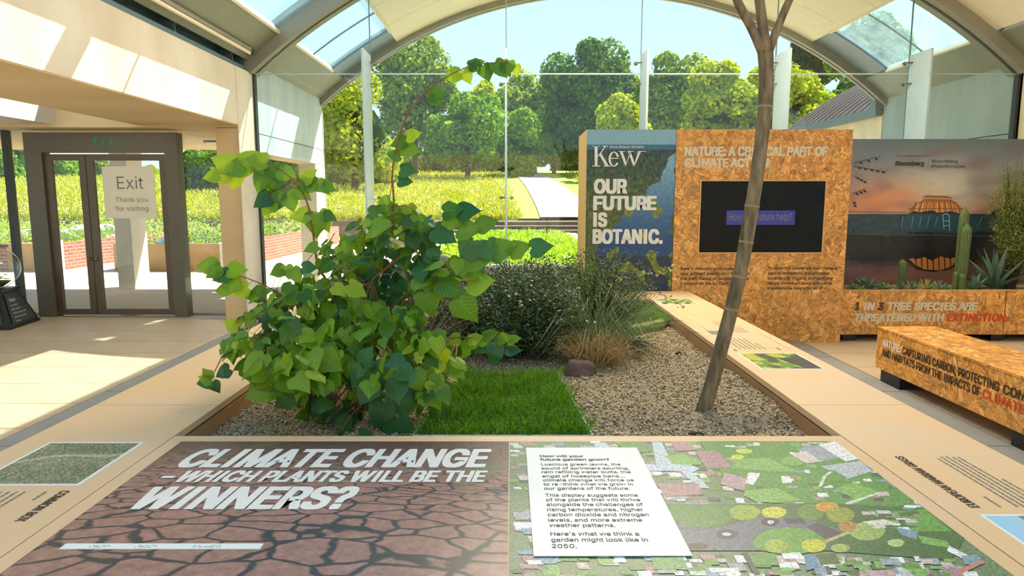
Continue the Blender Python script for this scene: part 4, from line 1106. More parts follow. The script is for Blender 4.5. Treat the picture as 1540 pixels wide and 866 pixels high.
# sunset backdrop
BY = 7.92
bk = thing('sunset_backdrop', (5, BY, 0), 'printed backdrop of a glowing domed glasshouse reflected in a lake at dusk', 'backdrop')
BX0, BX1, BZ0, BZ1 = 3.4, 6.5, 0.45, 2.222
b = MB(); b.box((BX0, BY+0.004, 0), (BX1, BY+0.05, BZ1)); b.build('board', M['darksteel'], parent=bk)
b = MB(); b.c = []
nx, ny = 110, 84
def pxy(x, z):          # world point on the backdrop -> the photo's grid, used only to lay the printed picture out
    d = Vector((x, BY, z-CAMZ)); yc = (d.z*_c+d.y*_s)/(d.y*_c-d.z*_s); xc = d.x/(d.y*_c-d.z*_s)
    return 770+FPX*xc, 433-FPX*yc
def mixt(a, c_, t): t = max(0, min(1, t)); return [a[i]+(c_[i]-a[i])*t for i in range(3)]
def dusk(x, y):
    n1 = noise.noise(Vector((x*0.02, y*0.05, 3))); n2 = noise.noise(Vector((x*0.1, y*0.2, 8)))
    if y < 322:
        t = (y-209)/113
        base = mixt((84, 104, 116), (148, 140, 142), t*1.5) if t < 0.6 else mixt((148, 140, 142), (196, 132, 104), (t-0.6)/0.4)
        gl = math.exp(-((x-1420)/75)**2-((y-285)/40)**2); base = mixt(base, (206, 206, 190), gl*0.8)
        pk = math.exp(-((x-1330)/60)**2-((y-300)/28)**2); base = mixt(base, (208, 140, 100), pk*0.9)
        base = mixt(base, (110, 90, 104), max(0, n1)*1.1); return base
    y += 5*n1+6*n2
    if y < 350: return mixt((30, 56, 70), (44, 76, 90), 0.5+n2)
    if y < 390:
        return mixt((16, 18, 24), (34, 34, 44), 0.5+n2)
    t = (y-390)/50
    if t < 0.25: return mixt((40, 36, 46), (104, 74, 78), t*4)
    return mixt((104, 74, 78), (150, 102, 84), t+n1*0.5)
for i in range(nx):
    for j in range(ny):
        x0 = BX0+(BX1-BX0)*i/nx; x1 = BX0+(BX1-BX0)*(i+1)/nx; z0 = BZ0+(BZ1-BZ0)*j/ny; z1 = BZ0+(BZ1-BZ0)*(j+1)/ny
        px, py = pxy((x0+x1)/2, (z0+z1)/2)
        b.poly([(x0, BY, z0), (x1, BY, z0), (x1, BY, z1), (x0, BY, z1)], 0, srgb(*dusk(px, py)))
lay2 = [0.0004]
def zr2(x, y): return (1240+x/3.463, 190+y/3.463)
def BP(col, pts):
    lay2[0] += 2.5e-5
    q = [at(*zr2(x, y), BY) for x, y in pts]
    q = [Vector((p_.x, BY-lay2[0], p_.z)) for p_ in q]
    ar = sum(q[i].x*q[(i+1) % len(q)].z-q[(i+1) % len(q)].x*q[i].z for i in range(len(q)))
    if ar < 0: q.reverse()
    b.poly(q, 0, srgb(*col))
dome = [(436, 455), (450, 425), (475, 402), (505, 388), (515, 378), (512, 366), (530, 358), (640, 362), (662, 370), (664, 384), (690, 400), (712, 425), (726, 458)]
BP((150, 96, 60), dome)
BP((190, 120, 70), [(448, 452), (462, 424), (485, 404), (520, 392), (640, 392), (685, 405), (708, 430), (718, 454)])
for k in range(9):
    x = 470+k*28; BP((232, 160, 90), [(x, 450), (x+9, 450), (x+9+(580-x)*0.12, 400), (x+2+(580-x)*0.12, 400)])
for k in range(8): x = 452+k*36; BP((80, 50, 40), [(x, 454), (x+4, 454), (x+4+(583-x)*0.18, 392), (x+(583-x)*0.18, 392)])
BP((214, 170, 120), [(514, 372), (662, 376), (662, 380), (514, 376)]); BP((120, 80, 60), [(436, 426), (722, 426), (724, 430), (434, 430)])
BP((26, 44, 50), [(436, 458), (470, 440), (490, 448), (560, 436), (590, 450), (660, 442), (726, 460)])
BP((36, 74, 92), [(400, 545), (412, 500), (436, 462), (460, 456), (700, 456), (800, 470), (820, 545)])
for x in (400, 450, 490, 530, 570, 790): BP((92, 134, 146), [(x, 530), (x+3, 530), (x+3+(500-x)*-0.06+14, 470), (x+(500-x)*-0.06+12, 470)])
for (a1, b1) in (((614, 460), (620, 535)), ((646, 462), (650, 545))): BP((120, 190, 210), [a1, (a1[0]+4, a1[1]), (b1[0]+4, b1[1]), b1])
BP((120, 190, 210), [(614, 462), (622, 454), (640, 453), (650, 462), (650, 466), (640, 458), (622, 459), (616, 468)]); BP((120, 190, 210), [(616, 490), (650, 490), (650, 494), (616, 494)]); BP((120, 190, 210), [(616, 515), (650, 515), (650, 519), (616, 519)])
BP((60, 70, 80), [(100, 556), (1039, 570), (1039, 578), (100, 562)]); BP((130, 110, 112), [(100, 440), (436, 446), (436, 452), (100, 446)])
BP((22, 20, 24), [(415, 660), (730, 650), (722, 690), (690, 725), (640, 748), (560, 758), (480, 745), (440, 712)])
BP((190, 120, 60), [(440, 690), (470, 720), (520, 745), (600, 750), (660, 730), (690, 690), (650, 676), (500, 680)])
for k in range(7): x = 470+k*30; BP((40, 26, 22), [(x, 672), (x+8, 672), (x+10, 748), (x+5, 748)])
BP((16, 14, 18), [(430, 650), (700, 650), (660, 690), (600, 676), (560, 700), (520, 680), (470, 694)])
BP((18, 22, 28), [(870, 440), (900, 430), (960, 405), (1039, 400), (1039, 470), (870, 460)])
rr = random.Random(4)
for (xa, ya, xb, yb, n) in ((150, 205, 320, 235, 11), (150, 190, 290, 155, 7), (150, 255, 215, 290, 7), (145, 350, 215, 325, 7), (145, 380, 150, 410, 4)):
    BP((20, 34, 36), [(xa, ya), (xb, yb), (xb, yb+2), (xa, ya+4)])
    for k in range(n):
        t = (k+0.5)/n; cx_ = xa+(xb-xa)*t; cy_ = ya+(yb-ya)*t; an = rr.uniform(-1.2, 1.2)+(pi if k % 2 else 0)*0; s_ = 1 if k % 2 else -1
        dx, dy = 22*cos(an*0.5), s_*14
        BP((22, 36, 38), [(cx_, cy_), (cx_+dx*0.4+5, cy_+dy*0.5-4), (cx_+dx, cy_+dy), (cx_+dx*0.4-4, cy_+dy*0.6+4)])
b.build('print', M['print_smooth'], parent=bk)
b = MB()
def bl(s, x0, x1, y0, y1, bo=0.0, res=2):
    p0 = zr2(x0, y0); p1 = zr2(x1, y1); line_wall(b, s, p0[0], p1[0], p0[1], p1[1], BY-0.004, bo, 0, 0, res)
bl('Carbon garden supported by', 373, 542, 149, 156, 0, 1); bl('Bloomberg', 369, 517, 181, 204, 0.025); bl('Bloomberg', 559, 692, 172, 190, 0.01); bl('Philanthropies', 557, 733, 198, 216, 0.01)
p0 = at(*zr2(540, 216), BY-0.004); p1 = at(*zr2(542.5, 171), BY-0.004); b.poly([(p0.x, BY-0.005, p0.z), (p1.x, BY-0.005, p0.z), (p1.x, BY-0.005, p1.z), (p0.x, BY-0.005, p1.z)])
b.build('lettering', M['black'], parent=bk)

# ------------------------------------------------------------------ strand board seat
bn = thing('strand_board_bench', (3.35, 4.1, 0), 'low strand board bench box lettered NATURE CAPTURING CARBON on black feet', 'bench')
osbbox((3.112, 2.3, 0.105), (3.60, 5.59, 0.436), 'side_board', bn)
osbbox((3.108, 2.296, 0.438), (3.604, 5.594, 0.455), 'seat_board', bn)
b = MB(); b.box((3.109, 2.297, 0.4362), (3.603, 5.593, 0.4378)); b.build('joint_line', M['darkgap'], parent=bn)
for y in (2.5, 3.75, 5.25):
    b = MB(); b.box((3.13, y, 0), (3.58, y+0.28, 0.105)); b.build('foot', M['black'], parent=bn)
def sx(s, y0, y1, z0, cap, mi):
    text_into(b, s, (3.1105, y0, z0), -EY, EZ, y0-y1, cap, 0.03, 0.0, 2, mi)
def ypt(x, y):   # a point on the seat's side face read off the photo grid
    r_ = ray(1240+x/3.33, 400+y/3.33); k = 3.1105/r_.x; return r_.y*k, CAMZ+r_.z*k
b = MB()
for s, x0, y0, x1, y1, mi in (('NATURE:', 291, 410, 380, 440, 0), ('CAPTURING CARBON, PROTECTING', 388, 447, 873, 625, 1), ('AND HABITATS FROM THE IMPACTS OF', 287, 447, 778, 645, 1)):
    ya, za = ypt(x0, y0); yb, zb = ypt(x1, y1); sx(s, ya, yb, (0.305 if s != 'AND HABITATS FROM THE IMPACTS OF' else 0.225), 0.062, mi)
ya, _z = ypt(891, 640); sx('COMMUNITIES', ya, ya-0.62, 0.305, 0.062, 1)
ya, _z = ypt(790, 655); sx('CLIMATE CHANGE', ya, ya-0.72, 0.225, 0.062, 2)
b.build('lettering', [M['white_text'], M['dark_text'], M['red_text']], parent=bn)

# ------------------------------------------------------------------ foliage builders (numpy for the many small leaves)
import numpy as np
rng = np.random.default_rng(11)
def npmesh(name, V, faces_list, m, parent=None, loc=None, kind=None, smooth=False):
    # faces_list: list of (F,k) int arrays
    org = np.array(ORG[parent.name] if parent is not None else (loc or (0, 0, 0)), dtype=float)
    me = bpy.data.meshes.new(name)
    V = (V-org).astype(np.float32)
    me.vertices.add(len(V)); me.vertices.foreach_set('co', V.ravel())
    loops = np.concatenate([f.ravel() for f in faces_list]).astype(np.int32)
    sizes = np.concatenate([np.full(len(f), f.shape[1]) for f in faces_list]).astype(np.int32)
    starts = np.concatenate([[0], np.cumsum(sizes)[:-1]]).astype(np.int32)
    me.loops.add(len(loops)); me.loops.foreach_set('vertex_index', loops)
    me.polygons.add(len(sizes)); me.polygons.foreach_set('loop_start', starts)
    try: me.polygons.foreach_set('loop_total', sizes)
    except Exception: pass
    if smooth: me.polygons.foreach_set('use_smooth', np.ones(len(sizes), dtype=bool))
    me.materials.append(m); me.update(calc_edges=True); me.validate()
    o = bpy.data.objects.new(name, me); link(o)
    if parent is not None: o.parent = parent; ORG[o.name] = Vector(org)
    else: o.location = org; ORG[o.name] = Vector(org)
    if kind: o['kind'] = kind
    return o
def unit(a): return a/np.maximum(1e-9, np.linalg.norm(a, axis=1, keepdims=True))
def leaves(name, P, N, size, m, parent=None, kind='stuff', ratio=0.55, loc=None):
    n = len(P); R = rng.normal(size=(n, 3)); U = unit(np.cross(N, R)); W = unit(np.cross(N, U))
    s = (size*rng.uniform(0.65, 1.3, (n, 1)))
    V = np.stack([P-U*s*0.5, P+W*s*ratio*0.5, P+U*s*0.5, P-W*s*ratio*0.5], 1).reshape(-1, 3)
    F = np.arange(n*4).reshape(n, 4)
    return npmesh(name, V, [F], m, parent, loc, kind)
def blades(name, B, D, L, w, m, parent=None, bend=0.25, kind='stuff', loc=None):
    # ribbons: base B, direction D, length L, width w
    n = len(B); L = np.asarray(L).reshape(-1, 1)*np.ones((n, 1)); D = unit(D)
    S = unit(np.cross(D, rng.normal(size=(n, 3)))); G = np.array([[0, 0, -1.0]])
    H = D.copy(); H[:, 2] = 0
    p1 = B+D*L*0.5+H*0*L; p2 = B+D*L*0.8+(unit(H+1e-6)*0.5+G*0.35)*L*bend*0.6; p3 = B+D*L+(unit(H+1e-6)*1.0+G*1.0)*L*bend
    p1 = p1+(unit(H+1e-6)*0.15)*L*bend
    V = np.stack([B-S*w*0.5, B+S*w*0.5, p1-S*w*0.45, p1+S*w*0.45, p2-S*w*0.3, p2+S*w*0.3, p3], 1).reshape(-1, 3)
    k = (np.arange(n)*7)[:, None]
    F4 = np.concatenate([k+np.array([[0, 1, 3, 2]]), k+np.array([[2, 3, 5, 4]])]); F3 = k+np.array([[4, 5, 6]])
    return npmesh(name, V, [F4, F3], m, parent, loc, kind)
def crownpts(c, r, nblob, n, seed, up=0.25):
    g = np.random.default_rng(seed); c = np.array(c); r = np.array(r)
    d = unit(g.normal(size=(nblob, 3))); q = g.uniform(0.35, 0.8, (nblob, 1))
    bc = c+d*q*r; br = g.uniform(0.24, 0.42, (nblob, 1))*r.mean()
    i = g.integers(0, nblob, n); dd = g.normal(size=(n, 3)); dd[:, 2] += up; dd = unit(dd)
    P = bc[i]+dd*br[i]*g.uniform(0.75, 1.08, (n, 1))
    N = unit(dd+g.normal(size=(n, 3))*0.45)
    return P, N
def hillz(y):
    return 0.65+0.0905*(np.minimum(y, 72)-28.3)+0.012*np.maximum(0, y-72)

# ------------------------------------------------------------------ hill, steps, path
hill_v = []; nxh, nyh = 40, 34
xs = np.linspace(-130, 110, nxh); ysg = np.concatenate([np.linspace(28.32, 80, 26), np.linspace(90, 220, 8)])
V = np.array([(x, y, hillz(y)+0.12*noise.noise(Vector((x*0.15, y*0.15, 0)))*(1 if y > 29 else 0)) for y in ysg for x in xs])
F = np.array([(j*nxh+i, j*nxh+i+1, (j+1)*nxh+i+1, (j+1)*nxh+i) for j in range(nyh-1) for i in range(nxh-1)])
npmesh('hill', V, [F], M['meadow'], kind='structure', smooth=True)
def ribbon(name, pts, z, m, parent=None, kind=None):
    mb = MB(); n = len(pts)
    vs = []
    for y, x0, x1 in pts: vs += [(x0, y, float(hillz(y))+z), (x1, y, float(hillz(y))+z)]
    top = [(2*i, 2*i+1, 2*i+3, 2*i+2) for i in range(n-1)]
    mb.add(vs, top)
    mb.add([(v[0], v[1], v[2]-0.3) for v in vs]+vs, [(2*i, 2*i+2, 2*n+2*i+2, 2*n+2*i) for i in range(n-1)]+[(2*i+1, 2*n+2*i+1, 2*n+2*i+3, 2*i+3) for i in range(n-1)])
    return mb.build(name, m, parent=parent, loc=(0, 28, 0), kind=kind)
pth = [(28.32, 1.19, 4.3), (32, 1.2, 4.1), (36, 1.15, 3.85), (39.3, 1.1, 3.75), (45.9, 0.98, 3.6), (52, 0.75, 3.35), (59.9, 0.42, 2.98), (64, 0.1, 2.7), (68, -0.9, 1.9)]
ribbon('path', pth, 0.16, M['path'], kind='structure')
ribbon('mown_verge', [(y, x0-0.9-0.045*(y-28), x0+0.02) for y, x0, x1 in pth[:-1]], 0.10, M['lawn'], kind='structure')
ribbon('mown_verge', [(y, x1-0.02, x1+1.4) for y, x0, x1 in pth[:-1]], 0.10, M['lawn'], kind='structure')
ts = empty_struct('terrace_steps', (2, 27, 0))
for k in range(4):
    y0 = 26.4+0.48*k; xl = -3.2 if k < 3 else -3.2
    b = MB(); b.box((xl, y0, 0.16*k-0.01), (7.5, 28.4, 0.16*k+0.125)); b.build('riser', M['stepdark'], parent=ts)
    b = MB(); b.box((xl-0.02, y0-0.03, 0.16*k+0.125), (7.52, 28.4, 0.16*k+0.16)); b.build('tread', M['step'], parent=ts)
b = MB(); b.box((-34, 28.1, 0), (-3.2, 28.36, 0.60)); b.box((-34, 28.05, 0.60), (-3.2, 28.40, 0.66))
b.build('terrace_wall', M['stepdark'], loc=(-16, 28.2, 0), kind='structure')

# meadow grass and flowers
n = 52000
yy = 28.45+(rng.random(n)**1.6)*38; xx = rng.uniform(-0.95, 0.16, n)*yy
ok = ~((xx > 0.42-0.1*(yy-28)*0.35) & (xx < 5.2)); xx, yy = xx[ok], yy[ok]; n = len(xx)
B = np.stack([xx, yy, hillz(yy)], 1); D = rng.normal(size=(n, 3))*0.25; D[:, 2] = 1
blades('meadow_grass', B, D, rng.uniform(0.22, 0.55, n), 0.05, M['meadow_blade'])
k_ = rng.integers(0, n, 2600)
P = B[k_]+np.array([0, 0, 0.42]); N = rng.normal(size=(len(k_), 3))*0.4+np.array([0, -0.4, 1])
leaves('meadow_flowers', P[:1500], unit(N)[:1500], 0.07, M['card'], ratio=0.9)

# ------------------------------------------------------------------ trees beyond the glass
def tree(px, py, rx, ry, D, key, label, trunk=True, nb=26, n=6500, seed=0, ls=None, name='tree', trunk_px=None):
    c = at(px, py, D); RX = rx/FPX*D; RZ = ry/FPX*D*1.03
    gz = float(hillz(D)); bx = c.x if trunk_px is None else at(trunk_px, py, D).x
    t = thing(name, (bx, D, gz), label, 'tree', 'trees and shrubs beyond the glass')
    mb = MB(); r0 = 0.03*RZ+0.12
    mb.tube([(bx, D, gz-0.4), (bx+0.1, D, gz+max(0.3, (c.z-gz)*0.5)), (c.x, D, max(c.z, gz+0.6))], [r0, r0*0.8, r0*0.5], 8)
    for k in range(5):
        a = k*1.3+seed; mb.tube([(c.x, D, max(c.z-RZ*0.35, gz+0.3)), (c.x+RX*0.55*cos(a), D+RX*0.4*sin(a), c.z+RZ*0.3)], [r0*0.4, r0*0.15], 5)
    mb.build('trunk', M['darkbark'], parent=t)
    P, N = crownpts(c, (RX, RX*0.8, RZ), nb, n, seed+5)
    leaves('foliage', P, N, ls or 0.0062*D*1.0, M['tree_'+key], parent=t, ratio=0.75)
    # solid inner masses so that the crown is not see-through
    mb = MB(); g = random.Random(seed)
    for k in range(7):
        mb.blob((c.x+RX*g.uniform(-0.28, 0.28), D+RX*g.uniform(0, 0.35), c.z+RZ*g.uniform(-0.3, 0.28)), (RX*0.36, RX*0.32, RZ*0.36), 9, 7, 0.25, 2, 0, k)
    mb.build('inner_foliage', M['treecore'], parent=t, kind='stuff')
    return t
TR = [
 (530, 200, 78, 78, 44, 'yellow', 'yellow green tree rising just beyond the end of the left wall', 9000),
 (622, 140, 66, 84, 62, 'olive', 'tallest tree, olive green, standing behind the long climbing shoot', 10000),
 (702, 208, 62, 64, 58, 'mid', 'mid green tree between the tall tree and the central glass joint', 7500),
 (772, 218, 46, 58, 60, 'mid', 'green tree directly behind the central vertical glass joint', 6500),
 (792, 168, 66, 44, 82, 'olive', 'far yellow tipped tree between the central joint and the darkest tree', 6000),
 (890, 155, 74, 84, 66, 'deep', 'large dark green tree left of the second frosted fin', 11000),
 (833, 214, 34, 44, 67, 'mid', 'small rounded tree standing alone at the head of the pale path', 6000),
 (930, 205, 44, 60, 54, 'yellow', 'bright green tree rising behind the river poster', 6000),
 (1015, 158, 68, 66, 62, 'olive', 'broad pale olive tree above the strand board display wall', 9000),
 (1095, 168, 74, 70, 54, 'yellow', 'bright yellow green tree behind the slanted bare trunk', 9000),
 (1190, 170, 66, 64, 52, 'yellow', 'sunlit tree between the two right frosted fins', 8000),
 (1275, 175, 56, 50, 56, 'deep', 'dark tree showing above the ribbed metal roof', 6000),
 (1222, 92, 40, 42, 90, 'conifer', 'dark blue green conifer under the right arch', 5000),
 (1310, 78, 56, 48, 70, 'deep', 'tall tree seen through the right skylight', 6000),
 (6, 245, 44, 46, 58, 'mid', 'green tree at the top of the meadow left of the exit doors', 6000),
 (100, 262, 38, 26, 62, 'mid', 'leafy tree seen through the narrow left exit door', 5000),
 (48, 238, 22, 36, 66, 'deep', 'narrow dark tree beside the door portal', 4000),
 (150, 256, 16, 20, 60, 'olive', 'small sparse tree seen through the top of the right exit door', 500),
 (300, 262, 46, 38, 44, 'deep', 'dark spreading tree between the door portal and the column', 7000),
 (425, 250, 66, 36, 40, 'deep', 'dark low branched tree seen between the left column and the outer column', 9000),
 (545, 262, 60, 22, 50, 'deep', 'dark undergrowth tree beneath the yellow green tree', 4000),
 (235, 272, 32, 16, 64, 'yellow', 'low yellow bush at the meadow edge beside the Exit sign', 2500),
 (975, 165, 42, 56, 74, 'mid', 'green tree filling the gap right of the large dark tree', 5000),
 (722, 160, 40, 34, 86, 'yellow', 'distant yellow green treetop left of the central glass joint', 3500),
 (650, 252, 60, 20, 70, 'deep', 'dark shrub line under the tall olive tree', 4000),
 (745, 250, 60, 18, 72, 'deep', 'dark shrub line left of the clipped hedge', 4000),
 (865, 255, 40, 16, 74, 'deep', 'dark shrub line at the right of the path head', 3000),
]
for i, (px, py, rx, ry, D, key, lab, n) in enumerate(TR): tree(px, py, rx*1.1, ry*1.1, D, key, lab, n=int(n*1.7), seed=i*3)
hg = thing('clipped_hedge', (0.9, 64, float(hillz(64))), 'clipped pale variegated hedge block at the head of the path', 'hedge')
c = at(790, 260, 63); b = MB(); b.box((c.x-1.0, 62.7, c.z-0.5), (c.x+1.0, 64, c.z+0.38)); b.build('hedge_core', M['hedge'], parent=hg)
n = 2500; P = np.stack([rng.uniform(c.x-1.05, c.x+1.05, n), rng.uniform(62.5, 63.2, n), rng.uniform(c.z-0.5, c.z+0.45, n)], 1); leaves('foliage', P, unit(rng.normal(size=(n, 3))+[0, -1, 0.3]), 0.2, M['hedge'], parent=hg)

# ------------------------------------------------------------------ raised beds on the terrace
def brickmat():
    m, n, l, bs, out = nodes('brickwork')
    v = coords(n, l, (1, 1, 1), (0, radians(90), 0)); 
    t = n.new('ShaderNodeTexBrick'); mp = n.new('ShaderNodeMapping'); l.new(coords(n, l), mp.inputs[0])
    s = n.new('ShaderNodeSeparateXYZ'); l.new(mp.outputs[0], s.inputs[0]); cb = n.new('ShaderNodeCombineXYZ')
    ad = n.new('ShaderNodeMath'); ad.operation = 'ADD'; l.new(s.outputs['X'], ad.inputs[0]); l.new(s.outputs['Y'], ad.inputs[1])
    l.new(ad.outputs[0], cb.inputs[0]); l.new(s.outputs['Z'], cb.inputs[1]); l.new(cb.outputs[0], t.inputs['Vector'])
    t.inputs['Color1'].default_value = (*srgb(176, 112, 88), 1); t.inputs['Color2'].default_value = (*srgb(150, 92, 74), 1); t.inputs['Mortar'].default_value = (*srgb(190, 160, 140), 1)
    t.inputs['Scale'].default_value = 1; t.inputs['Brick Width'].default_value = 0.225; t.inputs['Row Height'].default_value = 0.075; t.inputs['Mortar Size'].default_value = 0.008
    l.new(t.outputs['Color'], bs.inputs['Base Color']); bs.inputs['Roughness'].default_value = 0.9
    bump(n, l, bs, t.outputs['Fac'], -0.4, 0.01)
    return m
M['brickwork'] = brickmat()
def bedplants(parent, x0, x1, y0, y1, z, h, n, mats, ls, seed=1):
    for i, mk in enumerate(mats):
        k = n//len(mats); g = np.random.default_rng(seed+i)
        cx = g.uniform(x0, x1, (26,)); cy = g.uniform(y0, y1, (26,)); w = g.integers(0, 26, k)
        P = np.stack([np.clip(cx[w]+g.normal(size=k)*0.35, x0, x1), np.clip(cy[w]+g.normal(size=k)*0.45, y0, y1), z+np.abs(g.normal(size=k))*h*0.5], 1)
        leaves('foliage', P, unit(g.normal(size=(k, 3))+[0, -0.4, 0.8]), ls, M[mk], parent=parent, ratio=0.4)
bA = thing('raised_bed', (-7.4, 18, 0), 'raised bed with ochre stone end and red brick side outside the exit', 'planter')
b = MB(); b.box((-8.6, 14.4, 0), (-6.25, 14.52, 0.59)); b.build('end_stone', M['ochre'], parent=bA)
b = MB(); b.box((-6.3, 14.38, 0), (-6.16, 14.56, 0.60)); b.box((-6.3, 14.3, 0.59), (-6.1, 14.5, 0.61)); b.build('corner_post', M['concrete'], parent=bA)
b = MB(); b.box((-6.42, 14.56, 0), (-6.2, 24, 0.59)); b.box((-8.6, 14.52, 0), (-8.4, 24, 0.59)); b.build('brick_side', M['brickwork'], parent=bA)
b = MB(); b.box((-8.4, 14.52, 0), (-6.42, 24, 0.50)); b.build('soil', M['soil'], parent=bA)
bedplants(bA, -8.4, -6.4, 14.7, 23.8, 0.5, 0.32, 9000, ['bedplant2', 'bedplant', 'hedge'], 0.10, 4)
bB = thing('raised_bed', (-13, 18, 0), 'long raised brick bed with white boulders seen through the exit doors', 'planter')
b = MB(); b.box((-10.9, 14.4, 0), (-9.95, 14.52, 0.59)); b.build('end_stone', M['ochre'], parent=bB)
b = MB(); b.box((-9.95, 14.36, 0), (-9.78, 14.56, 0.66)); b.build('corner_post', M['concrete'], parent=bB)
b = MB(); b.box((-10.0, 14.56, 0), (-9.8, 25, 0.59)); b.box((-20, 14.4, 0), (-10.9, 14.6, 0.59)); b.build('brick_side', M['brickwork'], parent=bB)
b = MB(); b.box((-20, 14.6, 0), (-10.0, 25, 0.5)); b.build('soil', M['soil'], parent=bB)
bedplants(bB, -19.8, -10.1, 14.8, 24.8, 0.5, 0.4, 16000, ['bedplant2', 'bedplant'], 0.11, 9)
for (px, py, r, Y, lab) in ((118, 358, 0.30, 16.2, 'white boulder in the raised bed behind the left exit door'), (162, 352, 0.26, 17.5, 'white boulder in the raised bed beside the door stiles'), (38, 357, 0.24, 16.5, 'white boulder in the raised bed left of the portal')):
    c = at(px, py, Y); b = MB(); b.blob((c.x, c.y, 0.66), (r*1.3, r, r*0.75), 10, 8, 0.3, 1.6, 0, px)
    tag(b.build('boulder', M['whiterock'], loc=(c.x, c.y, 0.5)), lab, 'rock', 'white boulders in the raised bed')
bl_ = thing('lectern_sign', (-7.1, 14.1, 0.59), 'small angled grey information panel on the ochre bed wall', 'sign')
c = at(247, 361, 14.45); b = MB(); b.add([(c.x-0.2, 14.42, 0.61), (c.x+0.16, 14.42, 0.61), (c.x+0.22, 14.8, 0.78), (c.x-0.1, 14.8, 0.78), (c.x-0.2, 14.42, 0.59), (c.x+0.16, 14.42, 0.59), (c.x+0.22, 14.8, 0.76), (c.x-0.1, 14.8, 0.76)], [(0,1,2,3),(7,6,5,4),(0,4,5,1),(1,5,6,2),(2,6,7,3),(3,7,4,0)]); b.build('panel', M['steel'], parent=bl_)
# continuation of the planter outside the glass
op = thing('outdoor_planter', (0, 14, 0), 'long pale rimmed planter of bright green reeds directly outside the end glass', 'planter')
b = MB(); b.box((XL0, 9.6, 0), (XL1, 19.6, 0.56)); b.box((XR0, 9.6, 0), (XR1, 19.6, 0.56)); b.box((XL1, 9.6, 0), (XR0, 10.05, 0.56)); b.box((XL1, 19.1, 0), (XR0, 19.6, 0.56)); b.build('rim', M['paving'], parent=op)
b = MB(); b.box((XL1, 10.05, 0), (XR0, 19.1, 0.44)); b.build('soil', M['soil'], parent=op)
n = 9000; xx = rng.uniform(-1.3, 1.3, n); yy = rng.uniform(10.2, 19, n); cl = np.array([noise.noise(Vector((x*1.3, y*0.9, 4))) for x, y in zip(xx, yy)])
B = np.stack([xx, yy, np.full(n, 0.42)], 1); D = rng.normal(size=(n, 3))*0.35; D[:, 2] = 1
blades('reed_blades', B, D, 0.18+0.30*np.clip(cl+0.5, 0.1, 1.3)*rng.uniform(0.6, 1.2, n), 0.022, M['bedplant'], parent=op)
P = B[:5000]+np.array([0, 0, 1])*rng.uniform(0.05, 0.3, (5000, 1)); leaves('reed_leaves', P, unit(rng.normal(size=(5000, 3))+[0, -0.5, 0.6]), 0.07, M['bedplant'], parent=op)

# ------------------------------------------------------------------ INSIDE: gravel bed
def gz(x, y):
    z = 0.452+0.018*noise.noise(Vector((x*2.2, y*2.2, 0)))+0.010*noise.noise(Vector((x*7, y*7, 3)))
    z += 0.035*math.exp(-((x-1.05)**2+(y-3.25)**2)/0.05)                      # heap at the trunk
    z -= 0.045*math.exp(-((x-0.62)**2/0.02+(y-3.1)**2/0.006))+0.04*math.exp(-((x-1.12)**2/0.03+(y-3.02)**2/0.006))
    z += 0.05*math.exp(-((x-1.25)**2/0.02+(y-3.6)**2/0.3)); z -= 0.03*math.exp(-((x+1.0)**2/0.05+(y-2.9)**2/0.01))
    return min(z, 0.53)
nx, ny = 92, 126; X0, X1, Y0, Y1 = XL1+0.002, XR0-0.002, YN+0.002, YF0-0.002
V = np.array([(X0+(X1-X0)*i/(nx-1), Y0+(Y1-Y0)*j/(ny-1), gz(X0+(X1-X0)*i/(nx-1), Y0+(Y1-Y0)*j/(ny-1))) for j in range(ny) for i in range(nx)])
F = np.array([(j*nx+i, j*nx+i+1, (j+1)*nx+i+1, (j+1)*nx+i) for j in range(ny-1) for i in range(nx-1)])
npmesh('gravel_bed', V, [F], M['soil'], kind='stuff', smooth=True)
def chipmat():
    m, n, l, bs, out = nodes('gravel_chip'); g = n.new('ShaderNodeNewGeometry')
    c = ramp(n, l, g.outputs['Random Per Island'], [(0.0, srgb(96, 78, 56)), (0.3, srgb(160, 138, 104)), (0.6, srgb(196, 176, 138)), (0.85, srgb(216, 202, 172)), (1.0, srgb(140, 120, 100))])
    l.new(c, bs.inputs['Base Color']); bs.inputs['Roughness'].default_value = 0.9; return m
n = 42000; g = np.random.default_rng(3)
yy = Y0+(Y1-Y0)*g.random(n)**1.5; xx = g.uniform(X0, X1, n)
zz = np.array([gz(x, y) for x, y in zip(xx, yy)])+g.uniform(-0.001, 0.005, n)
Cn = np.stack([xx, yy, zz], 1); s = g.uniform(0.004, 0.0095, (n, 1))
A_ = unit(g.normal(size=(n, 3))); B_ = unit(np.cross(A_, g.normal(size=(n, 3)))); C_ = np.cross(A_, B_)
V = np.stack([Cn+A_*s*1.25, Cn-A_*s*0.6+B_*s, Cn-A_*s*0.6-B_*s*0.5+C_*s*0.87, Cn-A_*s*0.6-B_*s*0.5-C_*s*0.87], 1).reshape(-1, 3)
k = (np.arange(n)*4)[:, None]
F = np.concatenate([k+np.array([q]) for q in ((0, 1, 2), (0, 2, 3), (0, 3, 1), (1, 3, 2))])
npmesh('gravel', V, [F], chipmat(), kind='stuff')

